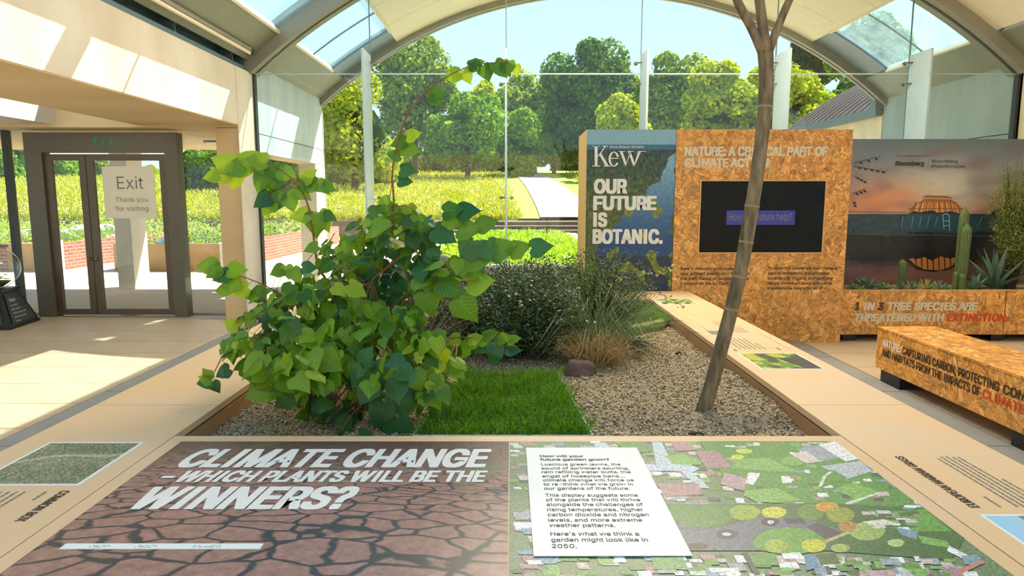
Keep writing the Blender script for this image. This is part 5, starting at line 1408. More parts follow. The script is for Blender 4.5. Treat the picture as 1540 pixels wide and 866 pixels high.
# turf in a clear tray
tb = thing('turf_tray', (-0.03, 3.3, 0.46), 'clear acrylic edged tray of bright green lawn grass set in the gravel', 'planter')
fl_, fr_, bl2, br2 = Vector((-0.435, 2.80, 0)), (0.355, 2.80, 0), (-0.30, 3.86, 0), (0.275, 3.86, 0)
fl_, fr_, bl2, br2 = [Vector(q) for q in ((-0.435, 2.80, 0), (0.355, 2.80, 0), (-0.30, 3.86, 0), (0.275, 3.86, 0))]
def wall(p, q, name, z0=0.43, z1=0.505, th=0.006):
    d = (q-p).normalized(); nrm = Vector((-d.y, d.x, 0))*th
    b = MB(); b.prism([p+EZ*z0, q+EZ*z0, q+nrm+EZ*z0, p+nrm+EZ*z0], (0, 0, z1-z0-0.003)); o = b.build(name, M['acrylic'], parent=tb)
    b = MB(); b.prism([p+EZ*(z1-0.003), q+EZ*(z1-0.003), q+nrm+EZ*(z1-0.003), p+nrm+EZ*(z1-0.003)], (0, 0, 0.003)); b.build('polished_edge', M['acrylic_edge'], parent=o)
wall(fl_, fr_, 'side_panel'); wall(fr_, br2, 'side_panel'); wall(br2, bl2, 'side_panel'); wall(bl2, fl_, 'side_panel')
b = MB(); b.prism([q+EZ*0.43 for q in (fl_+Vector((0.008, 0.008, 0)), fr_+Vector((-0.008, 0.008, 0)), br2+Vector((-0.008, -0.008, 0)), bl2+Vector((0.008, -0.008, 0)))], (0, 0, 0.045)); b.build('turf_soil', M['soil'], parent=tb)
n = 9000; g = np.random.default_rng(8); v = g.random(n); yy = 2.815+v*1.03; ul = -0.425+(0.135)*v; ur = 0.345-0.08*v; xx = ul+(ur-ul)*g.random(n)
hh = 0.095+0.04*np.array([noise.noise(Vector((x*5, y*5, 0))) for x, y in zip(xx, yy)])
D = g.normal(size=(n, 3))*0.33; D[:, 2] = 1
blades('grass', np.stack([xx, yy, np.full(n, 0.47)], 1), D, hh*g.uniform(0.6, 1.25, n), 0.0042, M['grass_dark'], parent=tb, bend=0.2)
# second turf at the far right corner
t2 = thing('turf_mat', (1.05, 5.9, 0.46), 'bright turf mat with a curled mossy edge at the far right corner of the bed', 'plant')
pts = [(0.55, 5.35), (0.75, 5.22), (1.0, 5.3), (1.22, 5.5), (1.335, 5.75), (1.34, 6.42), (0.4, 6.42)]
b = MB(); b.prism([(x, y, 0.43) for x, y in pts], (0, 0, 0.075)); b.build('turf_base', M['soil'], parent=t2)
b = MB(); b.tube([(x, y-0.02, 0.485) for x, y in pts[:5]], [0.03, 0.045, 0.05, 0.05, 0.03], 8); b.build('rolled_edge', M['hedge'], parent=t2)
n = 5000; xx = g.uniform(0.5, 1.33, n); yy = g.uniform(5.3, 6.4, n); ok = yy > 5.28+0.5*np.clip(xx-1.0, 0, 1)+0.1; xx, yy = xx[ok], yy[ok]; n = len(xx)
D = g.normal(size=(n, 3))*0.33; D[:, 2] = 1
blades('grass', np.stack([xx, yy, np.full(n, 0.50)], 1), D, g.uniform(0.035, 0.07, n), 0.006, M['grass_dark'], parent=t2)

# slanted bare tree
st = thing('slanted_tree', (0.95, 3.23, 0.46), 'slender slanted tree trunk growing from the gravel and forking near the roof', 'tree')
tp = [(1055, 640), (1057, 622), (1068, 585), (1084, 525), (1100, 465), (1117, 390), (1131, 310), (1143, 230), (1150, 160), (1152, 105), (1151, 78)]
P_ = [at(x, y, 3.22+0.002*i) for i, (x, y) in enumerate(tp)]
tr_ = [0.046, 0.040, 0.036, 0.035, 0.034, 0.0335, 0.033, 0.032, 0.031, 0.034, 0.036]
def fine(P, R, k=6):
    o, r = [], []
    for i in range(len(P)-1):
        a, c_ = P[max(0, i-1)], P[i+1 if i+2 >= len(P) else i+2]
        for j in range(k):
            t = j/k; p0, p1 = P[i], P[i+1]; m0 = (P[i+1]-a)*0.5; m1 = (c_-P[i])*0.5
            h = p0*(2*t**3-3*t**2+1)+m0*(t**3-2*t**2+t)+p1*(-2*t**3+3*t**2)+m1*(t**3-t**2)
            o.append(h); r.append(R[i]+(R[i+1]-R[i])*t)
    o.append(P[-1]); r.append(R[-1]); return o, r
b = MB(); o_, r_ = fine(P_, tr_); r_ = [q*(1+0.05*noise.noise(Vector((0, 0, i*0.5)))) for i, q in enumerate(r_)]
b.tube(o_, r_, 14); b.build('trunk', M['bark'], parent=st, smooth=True)
for pts, ra, rb_ in (([(1150, 86), (1132, 45), (1112, 8), (1092, -40), (1065, -100)], 0.023, 0.016), ([(1152, 84), (1146, 30), (1138, -40), (1140, -120)], 0.026, 0.018), ([(1154, 84), (1168, 45), (1187, 0), (1215, -60), (1228, -110)], 0.021, 0.014)):
    Q = [at(x, y, 3.24) for x, y in pts]; R_ = [ra+(rb_-ra)*i/(len(Q)-1) for i in range(len(Q))]; o2, r2 = fine(Q, R_)
    b = MB(); b.tube(o2, r2, 10); b.build('branch', M['bark'], parent=st, smooth=True)
for (x, y) in ((1148, 158), (1122, 366), (1112, 410), (1129, 316), (1100, 463)):
    c = at(x, y, 3.225); i = min(range(len(o_)), key=lambda i_: (o_[i_]-c).length); d = (o_[min(i+1, len(o_)-1)]-o_[i-1]).normalized()
    b = MB(); b.tube([o_[i]-d*0.006, o_[i]-d*0.003, o_[i]+d*0.003, o_[i]+d*0.006], [r_[i]*0.99, r_[i]*1.06, r_[i]*1.06, r_[i]*0.99], 14); b.build('bark_ring', M['barkscar'], parent=st, smooth=True)

# ------------------------------------------------------------------ rocks and objects on the gravel
def rock(px, py, Y, r, m, label, seed, z=None, name='rock'):
    c = at(px, py, Y); zz_ = z if z is not None else gz(c.x, c.y)+r[2]*0.35
    b = MB(); b.blob((c.x, Y, zz_), r, 16, 12, 0.22, 1.7, 0, seed)
    return tag(b.build(name, M[m], loc=(c.x, Y, zz_-r[2]), smooth=True), label, 'rock')
rock(672, 470, 5.1, (0.34, 0.3, 0.26), 'rock', 'large dark boulder behind the broad leaved shrub', 3, z=0.62)
rock(708, 440, 5.5, (0.22, 0.2, 0.22), 'rock', 'rounded dark boulder beneath the fine leaved bush', 5, z=0.72)
rock(872, 548, 4.05, (0.10, 0.08, 0.065), 'brownrock', 'small smooth brown stone under the straw coloured grass clump', 3)
rock(470, 585, 3.5, (0.13, 0.1, 0.07), 'rock', 'dark stone in the shade under the broad leaves', 12)
rock(1021, 518, 4.55, (0.022, 0.018, 0.014), 'rock', 'tiny dark pebble near the right bench in the gravel', 15, name='pebble')
rock(1047, 643, 2.95, (0.03, 0.014, 0.01), 'rock', 'dark flat stone in front of the slanted trunk', 16, name='pebble')

# ------------------------------------------------------------------ fine shrubs and grasses
def twiggy(name, label, cat, base, c, r, ntw, nlf, ls, key, seed, wood='darkbark', ratio=0.6, spread=0.03, up=0.5):
    g = np.random.default_rng(seed); base = np.array(base); c = np.array(c); r = np.array(r)
    t = thing(name, base, label, cat)
    mb = MB(); PP = []; NN = []
    for k in range(ntw):
        d = g.normal(size=3); d[2] = d[2]*0.9+up*0.5; d /= np.linalg.norm(d); q = g.uniform(0.6, 1.05)
        tip = c+d*r*q; mid = base+(tip-base)*0.5+g.normal(size=3)*0.04; mid[2] += 0.05
        mb.tube([base+g.normal(size=3)*0.02, mid, tip], [0.005, 0.003, 0.0012], 4, cap=False)
        tt = g.uniform(0.35, 1.0, nlf)[:, None]
        p = (1-tt)**2*base+2*(1-tt)*tt*mid+tt**2*tip+g.normal(size=(nlf, 3))*spread*(0.4+tt)
        PP.append(p); NN.append(unit(g.normal(size=(nlf, 3))+[0, -0.3, 0.8]))
    mb.build('twigs', M[wood], parent=t, kind='stuff')
    leaves('foliage', np.concatenate(PP), np.concatenate(NN), ls, M[key], parent=t, ratio=ratio)
    return t
c = at(775, 480, 4.9)
twiggy('fine_leaved_bush', 'dense dark bush of tiny grey green leaves in the middle of the bed', 'shrub', (c.x, 4.6, 0.46), (c.x-0.02, 4.6, 0.74), (0.58, 0.5, 0.33), 380, 80, 0.024, 'smallleaf', 21)
c = at(903, 455, 5.1)
twiggy('needle_leaved_bush', 'feathery grey green bush leaning over the straw coloured grass clump', 'shrub', (c.x, 5.05, 0.46), (c.x+0.03, 5.05, 0.82), (0.42, 0.4, 0.34), 240, 60, 0.03, 'smallleaf2', 22, ratio=0.16)
c = at(800, 425, 5.9)
twiggy('far_bush', 'upper dark bush in front of the end glass behind the grey green bush', 'shrub', (c.x, 5.9, 0.46), (c.x, 5.9, 0.80), (0.62, 0.35, 0.24), 170, 70, 0.026, 'smallleaf', 23)
c = at(955, 520, 4.6)
twiggy('low_sprig_plant', 'low sprawling sprig spreading over the gravel right of the grass clump', 'shrub', (c.x-0.12, 4.6, 0.46), (c.x, 4.55, 0.49), (0.2, 0.25, 0.06), 40, 28, 0.022, 'smallleaf2', 24, ratio=0.25)
def shoot(pts, Y, n, ls, key, seed, parent, w=0.0018, ratio=0.6):
    Q = [at(x, y, Y) for x, y in pts]; o2, r2 = fine(Q, [w*1.6]+[w]*(len(Q)-1), 4)
    mb = MB(); mb.tube(o2, r2, 4); mb.build('shoot', M['twig'], parent=parent)
    g = np.random.default_rng(seed); i = g.integers(0, len(o2), n); P = np.array([tuple(o2[q]) for q in i])+g.normal(size=(n, 3))*ls*0.6
    leaves('shoot_leaves', P, unit(g.normal(size=(n, 3))+[0, -1, 0.6]), ls, M[key], parent=parent, ratio=ratio)
sp_ = thing('arching_sprays', (0.2, 5.0, 0.5), 'thin arching sprays of tiny dark leaves rising above the dark bush', 'shrub')
shoot([(790, 420), (760, 400), (720, 388), (690, 372), (668, 366), (652, 361)], 4.9, 60, 0.014, 'smallleaf', 1, sp_)
shoot([(745, 410), (712, 400), (680, 384), (655, 378), (620, 379)], 4.9, 60, 0.014, 'smallleaf', 2, sp_)
shoot([(800, 420), (815, 385), (822, 350), (824, 328)], 5.2, 40, 0.018, 'smallleaf', 3, sp_)
shoot([(800, 415), (840, 395), (870, 383), (900, 378), (930, 385)], 5.0, 100, 0.018, 'smallleaf', 4, sp_)
shoot([(900, 440), (935, 410), (962, 395), (985, 380)], 4.9, 80, 0.02, 'smallleaf2', 5, sp_)
shoot([(900, 450), (950, 425), (985, 438), (1010, 450), (1030, 462)], 4.8, 34, 0.022, 'smallleaf2', 6, sp_)
shoot([(900, 445), (945, 412), (990, 412), (1012, 400)], 4.8, 60, 0.024, 'bedplant2', 7, sp_)
def clump(name, label, base, n, L, spread, w, key, seed, bend=0.5, cat='grass'):
    t = thing(name, base, label, cat); g = np.random.default_rng(seed)
    B = np.array(base)+g.normal(size=(n, 3))*[spread[0], spread[0], 0]; D = g.normal(size=(n, 3)); D[:, 2] = np.abs(D[:, 2])*0.6+spread[1]
    blades('blades', B, D, g.uniform(L*0.5, L*1.1, n), w, M[key], parent=t, bend=bend); return t
c = at(893, 545, 4.35)
clump('straw_grass_clump', 'dry straw coloured base of a grass clump above the smooth brown stone', (c.x, 4.30, 0.46), 1100, 0.30, (0.06, 1.1), 0.0036, 'straw', 31, 0.35)
clump('marram_grass_clump', 'long arching green marram grass growing out of the dry straw tuft', (c.x+0.03, 4.52, 0.50), 460, 0.66, (0.05, 0.9), 0.0042, 'marram', 32, 0.5)
for k, (px, Y, lab) in enumerate(((545, 3.9, 'thin wispy brown grass blades left of the main stems'), (615, 4.2, 'thin wispy pale grass behind the main stems'))):
    c = at(px, 520, Y); clump('wispy_grass_clump', lab, (c.x-0.1*(1-k), Y, 0.46), 70, 0.95, (0.05, 1.0), 0.0022, 'straw', 33+k, 0.5)

# ------------------------------------------------------------------ the broad leaved linden shrub
ls_ = thing('linden_shrub', (-0.75, 3.7, 0.46), 'large shrub with heart shaped green leaves spilling over the left bench', 'shrub')
def leafverts(fold=0.12, droop=0.25, wav=0.04, seed=0, cup=0.0):
    r = random.Random(seed)
    mid = [(0, 0), (0.3, 0), (0.6, 0), (0.85, 0), (1.1, 0)]
    out = [(-0.10, 0.10), (-0.16, 0.26), (-0.08, 0.42), (0.10, 0.52), (0.30, 0.53), (0.50, 0.45), (0.68, 0.33), (0.84, 0.19), (0.98, 0.07)]
    vs = [(x, 0, -droop*x*x*0.6) for x, _ in mid]; n0 = len(vs)
    for s in (1, -1):
        for x, y in out:
            y2 = y*(1+r.uniform(-0.08, 0.08)); x2 = x+r.uniform(-0.02, 0.02)
            vs.append((x2, s*y2, fold*y2*(1 if cup >= 0 else -1)-droop*x2*x2*0.6-0.35*y2*y2+r.uniform(-wav, wav)))
    fs = []; no = len(out)
    for s in (0, 1):
        o = n0+s*no
        tri = [(0, o, o+1), (0, o+1, o+2), (0, o+2, o+3), (0, o+3, 1), (1, o+3, o+4), (1, o+4, o+5), (1, o+5, 2), (2, o+5, o+6), (2, o+6, 3), (3, o+6, o+7), (3, o+7, o+8), (3, o+8, 4)]
        fs += [t if s else (t[0], t[2], t[1]) for t in tri]
    return vs, fs
VAR = [leafverts(0.16, 0.3, 0.03, 1), leafverts(0.05, 0.5, 0.04, 2), leafverts(0.25, 0.15, 0.03, 3), leafverts(-0.1, 0.35, 0.05, 4), leafverts(0.1, 0.6, 0.05, 5)]
LM = {}
def leafmesh(v, key):
    if (v, key) not in LM:
        me = bpy.data.meshes.new('leaf'); vs, fs = VAR[v]; me.from_pydata(vs, [], fs)
        me.materials.append(M[key]); me.polygons.foreach_set('use_smooth', [True]*len(fs)); LM[(v, key)] = me
    return LM[(v, key)]
LEAVES = []      # (pos, dir, normal, size, key)
rl = random.Random(77)
def addleaf(p, d, nrm, s, key): LEAVES.append((Vector(p), Vector(d).normalized(), Vector(nrm).normalized(), s, key))
def cluster(px, py, rx, ry, D, n, size, key, ddir=(0, -0.5, -0.5), depth=0.22, rd=0.7):
    for k in range(int(n*1.9)):
        while True:
            u, v = rl.uniform(-1, 1), rl.uniform(-1, 1)
            if u*u+v*v < 1: break
        p = at(px+u*rx, py+v*ry, D+rl.uniform(-depth, depth))
        d = Vector(ddir)+Vector((u*0.8, 0, 0))+Vector((rl.gauss(0, rd*0.6), rl.gauss(0, rd*0.4), rl.gauss(0, rd*0.3)))
        nn = Vector((rl.gauss(0, 0.4), -0.28+rl.gauss(0, 0.4), 0.8))
        addleaf(p, d, nn, size*0.70*rl.uniform(0.6, 1.2), key if rl.random() < 0.8 else ('linden' if key != 'linden' else 'linden_light'))
def one(px, py, spx, D, ang, key='linden', face=0.8):
    # a leaf singled out: petiole end at px,py; spx its length, ang the way its tip points in the picture plane
    a = radians(ang); d = Vector((cos(a), -0.15, sin(a))); s = 0.84*spx/FPX*D
    addleaf(at(px, py, D), d, Vector((rl.uniform(-0.15, 0.15), -face, 1-face+0.15)), s, key)
# clusters read off the photograph
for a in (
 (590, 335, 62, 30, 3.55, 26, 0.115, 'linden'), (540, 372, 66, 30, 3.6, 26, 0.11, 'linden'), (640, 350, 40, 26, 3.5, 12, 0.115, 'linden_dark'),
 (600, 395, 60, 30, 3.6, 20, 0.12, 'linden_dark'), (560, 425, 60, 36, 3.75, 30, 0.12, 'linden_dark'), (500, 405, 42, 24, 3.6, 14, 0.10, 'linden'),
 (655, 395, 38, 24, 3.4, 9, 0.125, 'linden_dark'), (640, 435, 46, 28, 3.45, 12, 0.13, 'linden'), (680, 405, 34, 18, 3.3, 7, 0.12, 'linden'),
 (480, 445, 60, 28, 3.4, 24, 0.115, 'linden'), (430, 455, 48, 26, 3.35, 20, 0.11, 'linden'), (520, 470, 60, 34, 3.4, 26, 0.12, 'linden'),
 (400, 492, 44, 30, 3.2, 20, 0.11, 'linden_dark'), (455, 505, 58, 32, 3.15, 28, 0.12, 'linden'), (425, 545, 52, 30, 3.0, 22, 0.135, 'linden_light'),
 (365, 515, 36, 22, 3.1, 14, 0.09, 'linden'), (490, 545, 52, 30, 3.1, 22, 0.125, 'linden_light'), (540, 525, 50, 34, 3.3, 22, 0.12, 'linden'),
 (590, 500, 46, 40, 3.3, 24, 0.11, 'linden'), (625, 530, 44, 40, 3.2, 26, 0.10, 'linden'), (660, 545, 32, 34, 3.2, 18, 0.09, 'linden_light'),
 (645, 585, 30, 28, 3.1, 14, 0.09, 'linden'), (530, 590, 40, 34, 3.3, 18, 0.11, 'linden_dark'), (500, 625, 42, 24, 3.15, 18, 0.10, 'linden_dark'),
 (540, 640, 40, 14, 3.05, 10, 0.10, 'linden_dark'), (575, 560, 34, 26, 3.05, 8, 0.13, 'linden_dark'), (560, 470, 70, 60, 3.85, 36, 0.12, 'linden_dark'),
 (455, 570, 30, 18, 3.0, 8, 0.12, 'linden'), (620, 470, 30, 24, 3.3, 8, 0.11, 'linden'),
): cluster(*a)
# the climbing shoot towards the roof
for (x, y, s, an, k) in ((690, 108, 34, 200, 'linden_light'), (697, 106, 30, -60, 'linden_light'), (706, 98, 30, 20, 'linden'), (728, 98, 32, -70, 'linden'), (716, 98, 26, 200, 'linden_light'), (745, 94, 36, -50, 'linden'),
  (766, 92, 28, -100, 'linden_light'), (758, 96, 26, -60, 'linden'), (775, 98, 22, -80, 'linden_light'), (646, 142, 34, 10, 'linden'), (648, 145, 28, -30, 'linden'), (612, 205, 30, 20, 'linden_light'), (610, 212, 32, 190, 'linden'), (606, 222, 36, -10, 'linden'),
  (602, 235, 28, 170, 'linden'), (603, 255, 32, 0, 'linden_dark'), (600, 272, 28, 0, 'linden_dark'), (585, 300, 24, 190, 'linden_light')):
    one(x, y, s*0.85, 3.45, an, k)
# upper left shoot
for (x, y, s, an, k) in ((372, 244, 40, 215, 'linden_light'), (365, 250, 38, 200, 'linden'), (345, 258, 40, 195, 'linden_light'), (395, 246, 34, 240, 'linden'), (400, 244, 36, 170, 'linden_light'), (410, 250, 36, -60, 'linden'), (385, 242, 36, 160, 'linden_light'),
  (330, 262, 30, 190, 'linden_light'), (350, 246, 40, 160, 'linden_light'), (420, 255, 32, -20, 'linden'), (355, 262, 30, 250, 'linden_light'), (395, 262, 34, 250, 'linden'), (418, 262, 40, 215, 'linden'), (425, 285, 38, 200, 'linden'), (420, 290, 36, 250, 'linden_dark'), (405, 295, 34, 215, 'linden_dark'),
  (410, 300, 34, 235, 'linden'), (432, 290, 36, -70, 'linden'), (445, 285, 30, -30, 'linden'), (450, 275, 34, 20, 'linden'), (462, 275, 30, -10, 'linden'), (478, 274, 28, -40, 'linden'), (455, 270, 30, 40, 'linden_light'), (486, 278, 24, -20, 'linden'),
  (475, 322, 42, -90, 'linden'), (465, 322, 34, 190, 'linden_light'), (480, 320, 36, -60, 'linden'), (487, 322, 24, -20, 'linden')):
    one(x, y, s*0.95, 3.45, an, k)
# low left shoots
for (x, y, s, an, k) in ((322, 398, 36, 180, 'linden'), (330, 402, 34, 210, 'linden'), (345, 405, 36, 0, 'linden'), (345, 412, 34, 200, 'linden_dark'), (360, 425, 36, 190, 'linden'), (345, 432, 30, 190, 'linden_light'), (372, 432, 34, 200, 'linden_light'), (395, 440, 36, 190, 'linden'),
  (318, 572, 30, 190, 'linden_dark'), (318, 572, 26, 160, 'linden_light'), (320, 575, 24, -60, 'linden_dark'), (316, 567, 22, 130, 'linden_light'), (345, 555, 30, 210, 'linden_dark'), (352, 530, 22, 200, 'linden_light'), (362, 512, 26, 180, 'linden'), (358, 492, 30, 150, 'linden_light'), (368, 485, 24, 30, 'linden_light'),
  (430, 400, 26, -80, 'linden'), (440, 405, 30, -60, 'linden'), (425, 404, 28, 200, 'linden'), (455, 402, 28, 0, 'linden_dark')):
    one(x, y, s*0.9, 3.1 if y > 480 else 3.3, an, k)
# singled out large leaves at the front and right
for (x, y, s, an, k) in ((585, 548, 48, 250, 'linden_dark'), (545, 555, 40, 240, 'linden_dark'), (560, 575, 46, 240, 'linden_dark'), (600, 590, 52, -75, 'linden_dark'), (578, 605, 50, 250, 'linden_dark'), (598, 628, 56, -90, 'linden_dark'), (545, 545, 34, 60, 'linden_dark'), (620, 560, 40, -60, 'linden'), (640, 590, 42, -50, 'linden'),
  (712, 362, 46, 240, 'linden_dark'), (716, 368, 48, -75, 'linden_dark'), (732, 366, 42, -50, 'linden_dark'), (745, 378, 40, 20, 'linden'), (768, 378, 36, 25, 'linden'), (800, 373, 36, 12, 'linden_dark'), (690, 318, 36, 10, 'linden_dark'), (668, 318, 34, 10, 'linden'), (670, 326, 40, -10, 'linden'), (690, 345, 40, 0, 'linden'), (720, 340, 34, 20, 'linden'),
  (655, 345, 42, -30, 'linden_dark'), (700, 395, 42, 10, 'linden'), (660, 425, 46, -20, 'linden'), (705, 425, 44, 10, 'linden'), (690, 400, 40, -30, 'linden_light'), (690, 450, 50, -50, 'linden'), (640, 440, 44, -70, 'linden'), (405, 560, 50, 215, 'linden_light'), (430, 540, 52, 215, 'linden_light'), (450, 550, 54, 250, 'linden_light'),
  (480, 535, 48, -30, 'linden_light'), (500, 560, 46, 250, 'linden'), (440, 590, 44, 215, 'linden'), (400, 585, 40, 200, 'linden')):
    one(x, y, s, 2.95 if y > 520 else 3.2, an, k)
# flat right hand branch over the turf
for (x, y, s, an, k) in ((668, 505, 24, 160, 'linden_light'), (690, 508, 28, 190, 'linden_light'), (705, 510, 26, 20, 'linden_light'), (716, 514, 30, 190, 'linden'), (720, 512, 26, 30, 'linden_light'), (735, 516, 30, 210, 'linden_dark'), (742, 514, 32, -60, 'linden_dark'), (745, 520, 34, -90, 'linden_dark'), (750, 510, 26, 10, 'linden_light'),
  (765, 512, 22, 20, 'linden_light'), (762, 524, 26, 0, 'linden_dark'), (728, 504, 26, 20, 'linden'), (700, 520, 30, 240, 'linden'), (685, 522, 30, 250, 'linden'), (672, 515, 26, -60, 'linden')):
    one(x, y, s, 3.3, an, k, 0.55)
# stems
STEMS = [([(548, 618), (550, 560), (556, 500), (552, 440), (548, 380), (545, 345)], 3.7, 0.014), ([(556, 618), (560, 560), (562, 500), (560, 440), (572, 400), (590, 350)], 3.72, 0.012),
 ([(562, 618), (564, 560), (566, 510), (570, 478), (590, 462), (622, 440), (650, 420), (690, 398)], 3.5, 0.011), ([(568, 478), (555, 468), (530, 462), (505, 458), (470, 452)], 3.48, 0.007),
 ([(590, 350), (592, 300), (590, 260), (598, 215), (612, 175), (640, 140), (668, 118), (705, 100), (745, 94), (775, 97)], 3.45, 0.006), ([(572, 400), (580, 340), (586, 300), (590, 270)], 3.5, 0.005),
 ([(540, 560), (520, 480), (490, 420), (478, 400), (470, 345), (462, 305), (445, 275), (420, 254), (395, 246), (345, 256)], 3.45, 0.008), ([(462, 290), (475, 278), (490, 277)], 3.45, 0.003),
 ([(545, 560), (500, 500), (440, 455), (400, 430), (355, 412), (325, 398)], 3.35, 0.006), ([(540, 580), (480, 530), (420, 490), (375, 478), (355, 500), (335, 535), (322, 560), (317, 572)], 3.15, 0.006),
 ([(556, 560), (600, 530), (640, 515), (680, 508), (720, 508), (760, 511), (778, 516)], 3.3, 0.005), ([(550, 600), (580, 570), (600, 590), (598, 620)], 3.1, 0.005), ([(545, 590), (500, 560), (450, 550), (420, 550)], 3.1, 0.006),
 ([(560, 420), (610, 380), (655, 345), (690, 335), (725, 335)], 3.4, 0.006), ([(690, 398), (730, 392), (760, 385), (800, 374), (830, 370)], 3.3, 0.004), ([(552, 430), (510, 390), (480, 375), (455, 402)], 3.5, 0.005), ([(548, 520), (530, 460), (505, 400), (520, 360)], 3.6, 0.006)]
SP = []
for pts, D, r in STEMS:
    Q = [at(x, y, D) for x, y in pts]
    if pts[0][1] > 550 and r >= 0.011: Q = [Vector((Q[0].x*0.97, 3.7, 0.44))]+Q[1:]
    o2, r2 = fine(Q, [r*(1-0.75*i/(len(Q)-1)) for i in range(len(Q))], 5)
    b = MB(); b.tube(o2, r2, 6); b.build('stem', M['twig'] if r < 0.012 else M['darkbark'], parent=ls_, smooth=True); SP += o2
def mat_for(p, d, nrm, s):
    x = d; y = nrm.cross(x)
    if y.length < 1e-3: y = Vector((1, 0, 0)).cross(x)
    y.normalize(); z = x.cross(y)
    m = Matrix((x, y, z)).transposed().to_4x4(); return Matrix.Translation(p) @ m @ Matrix.Scale(s, 4)
LEAVES.sort(key=lambda q: -(q[3]/q[0].y))
org = ORG[ls_.name]; rest = MB(); pet = MB(); mats_r = ['linden', 'linden_light', 'linden_dark']
for i, (p, d, nn, s, key) in enumerate(LEAVES):
    v = rl.randrange(len(VAR)); mtx = mat_for(p, d, nn, s)
    if i < 300:
        o = bpy.data.objects.new('leaf', leafmesh(v, key)); link(o); o.parent = ls_
        o.matrix_basis = Matrix.Translation(-org) @ mtx
    else:
        vs, fs = VAR[v]; rest.add([tuple(mtx @ Vector(q)) for q in vs], fs, mats_r.index(key))
    near = min(SP, key=lambda q: (q-p).length_squared); dv = near-p
    e2 = p+dv*min(1.0, 0.16/max(dv.length, 1e-3)) if dv.length > 0.16 else near
    pet.tube([p, (p+e2)*0.5+Vector((0, 0, 0.008)), e2], [0.0011, 0.0013, 0.0016], 3, cap=False)
o = rest.build('foliage', [M[k] for k in mats_r], parent=ls_, smooth=True, kind='stuff')
pet.build('leaf_stalks', M['twig'], parent=ls_, kind='stuff')

# ------------------------------------------------------------------ desert plants in the right planter
def zr(x, y): return (1240+x/3.463, 190+y/3.463)
def rosette(px, py, Y, R, n, key, label, upr=0.5, w=0.28, name='succulent', group='low succulents in the strand board planter'):
    c = at(px, py, Y); z0 = 0.515
    t = thing(name, (c.x, Y, z0), label, 'succulent', group)
    for k in range(n):
        a = k*2.399963; q = k/n; el = radians(15+65*q*upr*1.3); L = R*(1.0-0.45*q)
        d = Vector((cos(a)*cos(el), sin(a)*cos(el), sin(el))); sd = Vector((-sin(a), cos(a), 0)); up = d.cross(sd)*-1
        p0 = Vector((c.x, Y, z0+0.01+0.02*q)); ww = R*w
        b = MB(); vs = [p0-sd*ww*0.3, p0+sd*ww*0.3]
        for (f, wf, h) in ((0.45, 1.0, 0.03), (0.8, 0.75, 0.06)):
            m_ = p0+d*L*f; vs += [m_-sd*ww*0.5*wf+EZ*h*R, m_+EZ*(h-0.12)*R, m_+sd*ww*0.5*wf+EZ*h*R]
        vs.append(p0+d*L+EZ*R*0.08)
        b.add(vs, [(0, 1, 4, 3, 2)[:3]+(3,)[:0] if False else (0, 3, 2), (0, 1, 3), (1, 4, 3), (2, 3, 6, 5), (3, 4, 7, 6), (5, 6, 8), (6, 7, 8)])
        b.build('leaf', M[key], parent=t)
    return t
rosette(1302, 418, 7.5, 0.20, 16, 'agave', 'broad blue green agave rosette near the left end of the planter')
rosette(1284, 428, 7.35, 0.11, 12, 'succulent', 'small bright rosette at the left corner of the planter')
rosette(1296, 431, 7.3, 0.09, 10, 'bedplant2', 'yellow green little rosette in front of the broad agave')
rosette(1330, 426, 7.4, 0.12, 14, 'succulent', 'pale green rosette right of the broad agave')
rosette(1355, 428, 7.38, 0.12, 14, 'agave', 'grey green rosette below the short stubby cactus', 0.8, 0.2)
rosette(1372, 425, 7.45, 0.13, 14, 'succulent', 'spiky green rosette right of the stubby cactus', 0.9, 0.16)
rosette(1393, 424, 7.5, 0.14, 16, 'bedplant2', 'bushy yellow green succulent in the middle of the planter', 1.0, 0.16)
rosette(1412, 426, 7.42, 0.13, 14, 'succulent', 'green leafy succulent left of the tall cactus', 1.0, 0.2)
rosette(1424, 429, 7.35, 0.09, 12, 'agave', 'tiny rosette at the foot of the tall cactus', 0.9, 0.2)
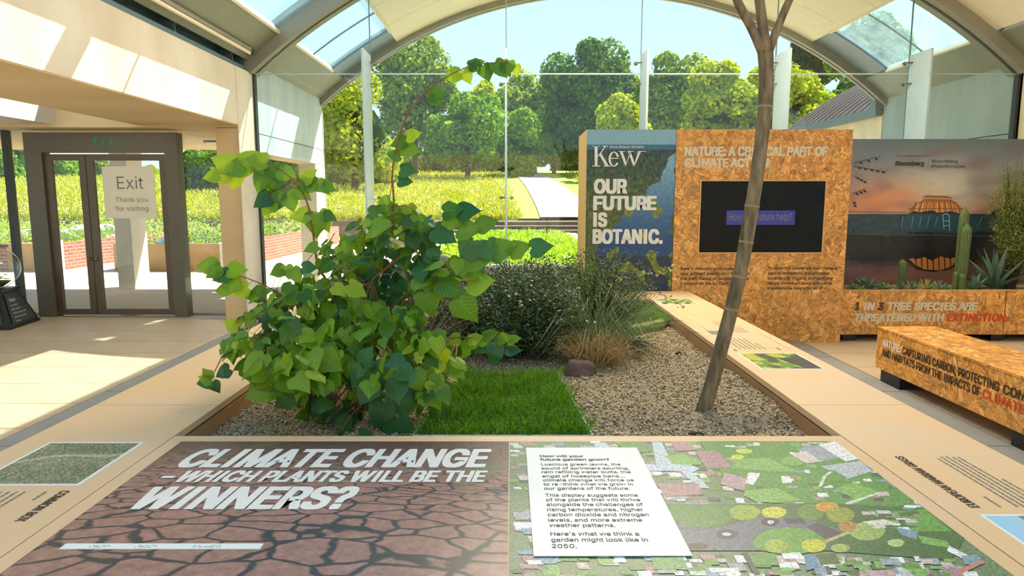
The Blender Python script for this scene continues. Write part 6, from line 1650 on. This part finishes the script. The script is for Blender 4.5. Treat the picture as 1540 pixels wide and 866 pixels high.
def cactus(px, ptop, Y, r, label, ribs=11, lean=0.0, z0=0.5):
    c = at(px, 430, Y); top = at(px, ptop, Y); H = top.z-z0
    t = thing('columnar_cactus', (c.x, Y, z0), label, 'cactus', 'ribbed columnar cacti in the strand board planter')
    b = MB(); m_ = ribs*4; rings = 14; vs = []
    for i in range(rings+1):
        f = i/rings; rr_ = r*(1.0 if f < 0.82 else sqrt(max(0.0, 1-((f-0.82)/0.18)**2))*0.999+0.001); rr_ *= 0.85+0.15*min(1, f*5)
        for k in range(m_):
            a = 2*pi*k/m_; q = 1+0.13*cos(a*ribs)
            vs.append((c.x+lean*f*H+rr_*q*cos(a), Y+rr_*q*sin(a), z0+H*f))
    fs = [(i*m_+k, i*m_+(k+1) % m_, (i+1)*m_+(k+1) % m_, (i+1)*m_+k) for i in range(rings) for k in range(m_)]
    b.add(vs, fs); b.build('stem', M['cactus'], parent=t, smooth=True)
    b = MB()
    for k in range(ribs):
        a = 2*pi*k/ribs
        for j in range(int(H/0.025)):
            f = (j+0.5)*0.025/H
            if f > 0.93: break
            p = Vector((c.x+lean*f*H+r*1.12*cos(a), Y+r*1.12*sin(a), z0+H*f))
            for s in (-1, 0, 1): b.add([p+Vector((-sin(a), cos(a), 0))*0.001, p-Vector((-sin(a), cos(a), 0))*0.001, p+Vector((cos(a), sin(a), 0))*0.012+Vector((-sin(a), cos(a), 0))*0.008*s+EZ*0.004*s], [(0, 1, 2)])
    b.build('spines', M['spine'], parent=t, kind='stuff')
    return t
cactus(1441, 311, 7.62, 0.047, 'tallest ribbed cactus in front of the glowing dome')
cactus(1444, 335, 7.48, 0.046, 'second tall ribbed cactus just in front of the tallest one', 12, 0.03)
cactus(1355, 390, 7.6, 0.038, 'short stubby cactus between the rosettes')
cactus(1436, 408, 7.38, 0.026, 'small cactus left of the tall pair at their foot', 9)
cactus(1446, 411, 7.34, 0.03, 'small cactus right of the tall pair at their foot', 9)
def aloe(px, Y, n, R, label, key='agave', seed=2):
    c = at(px, 430, Y); t = thing('aloe', (c.x, Y, 0.5), label, 'succulent'); g = random.Random(seed)
    for k in range(n):
        a = k*2.399963; q = k/n; el = radians(18+68*q); L = R*g.uniform(0.85, 1.1)
        d = Vector((cos(a)*cos(el), sin(a)*cos(el)*0.7, sin(el))).normalized(); sd = d.cross(EZ).normalized() if abs(d.z) < 0.99 else EX
        up = sd.cross(d); p0 = Vector((c.x, Y, 0.52)); b = MB(); vs = []
        for (f, wf) in ((0, 0.8), (0.35, 1.0), (0.7, 0.6), (1.0, 0.03)):
            m_ = p0+d*L*f+EZ*(-0.12*f*f*L*cos(el)); w = 0.036*wf; vs += [m_-sd*w+up*w*0.5, m_-up*w*0.25, m_+sd*w+up*w*0.5]
        fs = []
        for i in range(3): q_ = i*3; fs += [(q_, q_+1, q_+4, q_+3), (q_+1, q_+2, q_+5, q_+4), (q_+2, q_, q_+3, q_+5)]
        b.add(vs, fs); b.build('leaf', M[key], parent=t)
    return t
aloe(1497, 7.55, 22, 0.52, 'large spiky aloe with long pointed leaves right of the tall cacti')
aloe(1466, 7.4, 10, 0.2, 'thin leaved young aloe between the tall cacti and the large aloe', seed=5)
c = at(1530, 300, 7.45)
twiggy('feathery_shrub', 'tall feathery yellow green shrub at the right end of the strand board planter', 'shrub', (c.x+0.06, 7.5, 0.5), (c.x+0.12, 7.5, 1.5), (0.36, 0.22, 0.62), 190, 60, 0.05, 'feather', 41, ratio=0.13, wood='darkbark', spread=0.03)
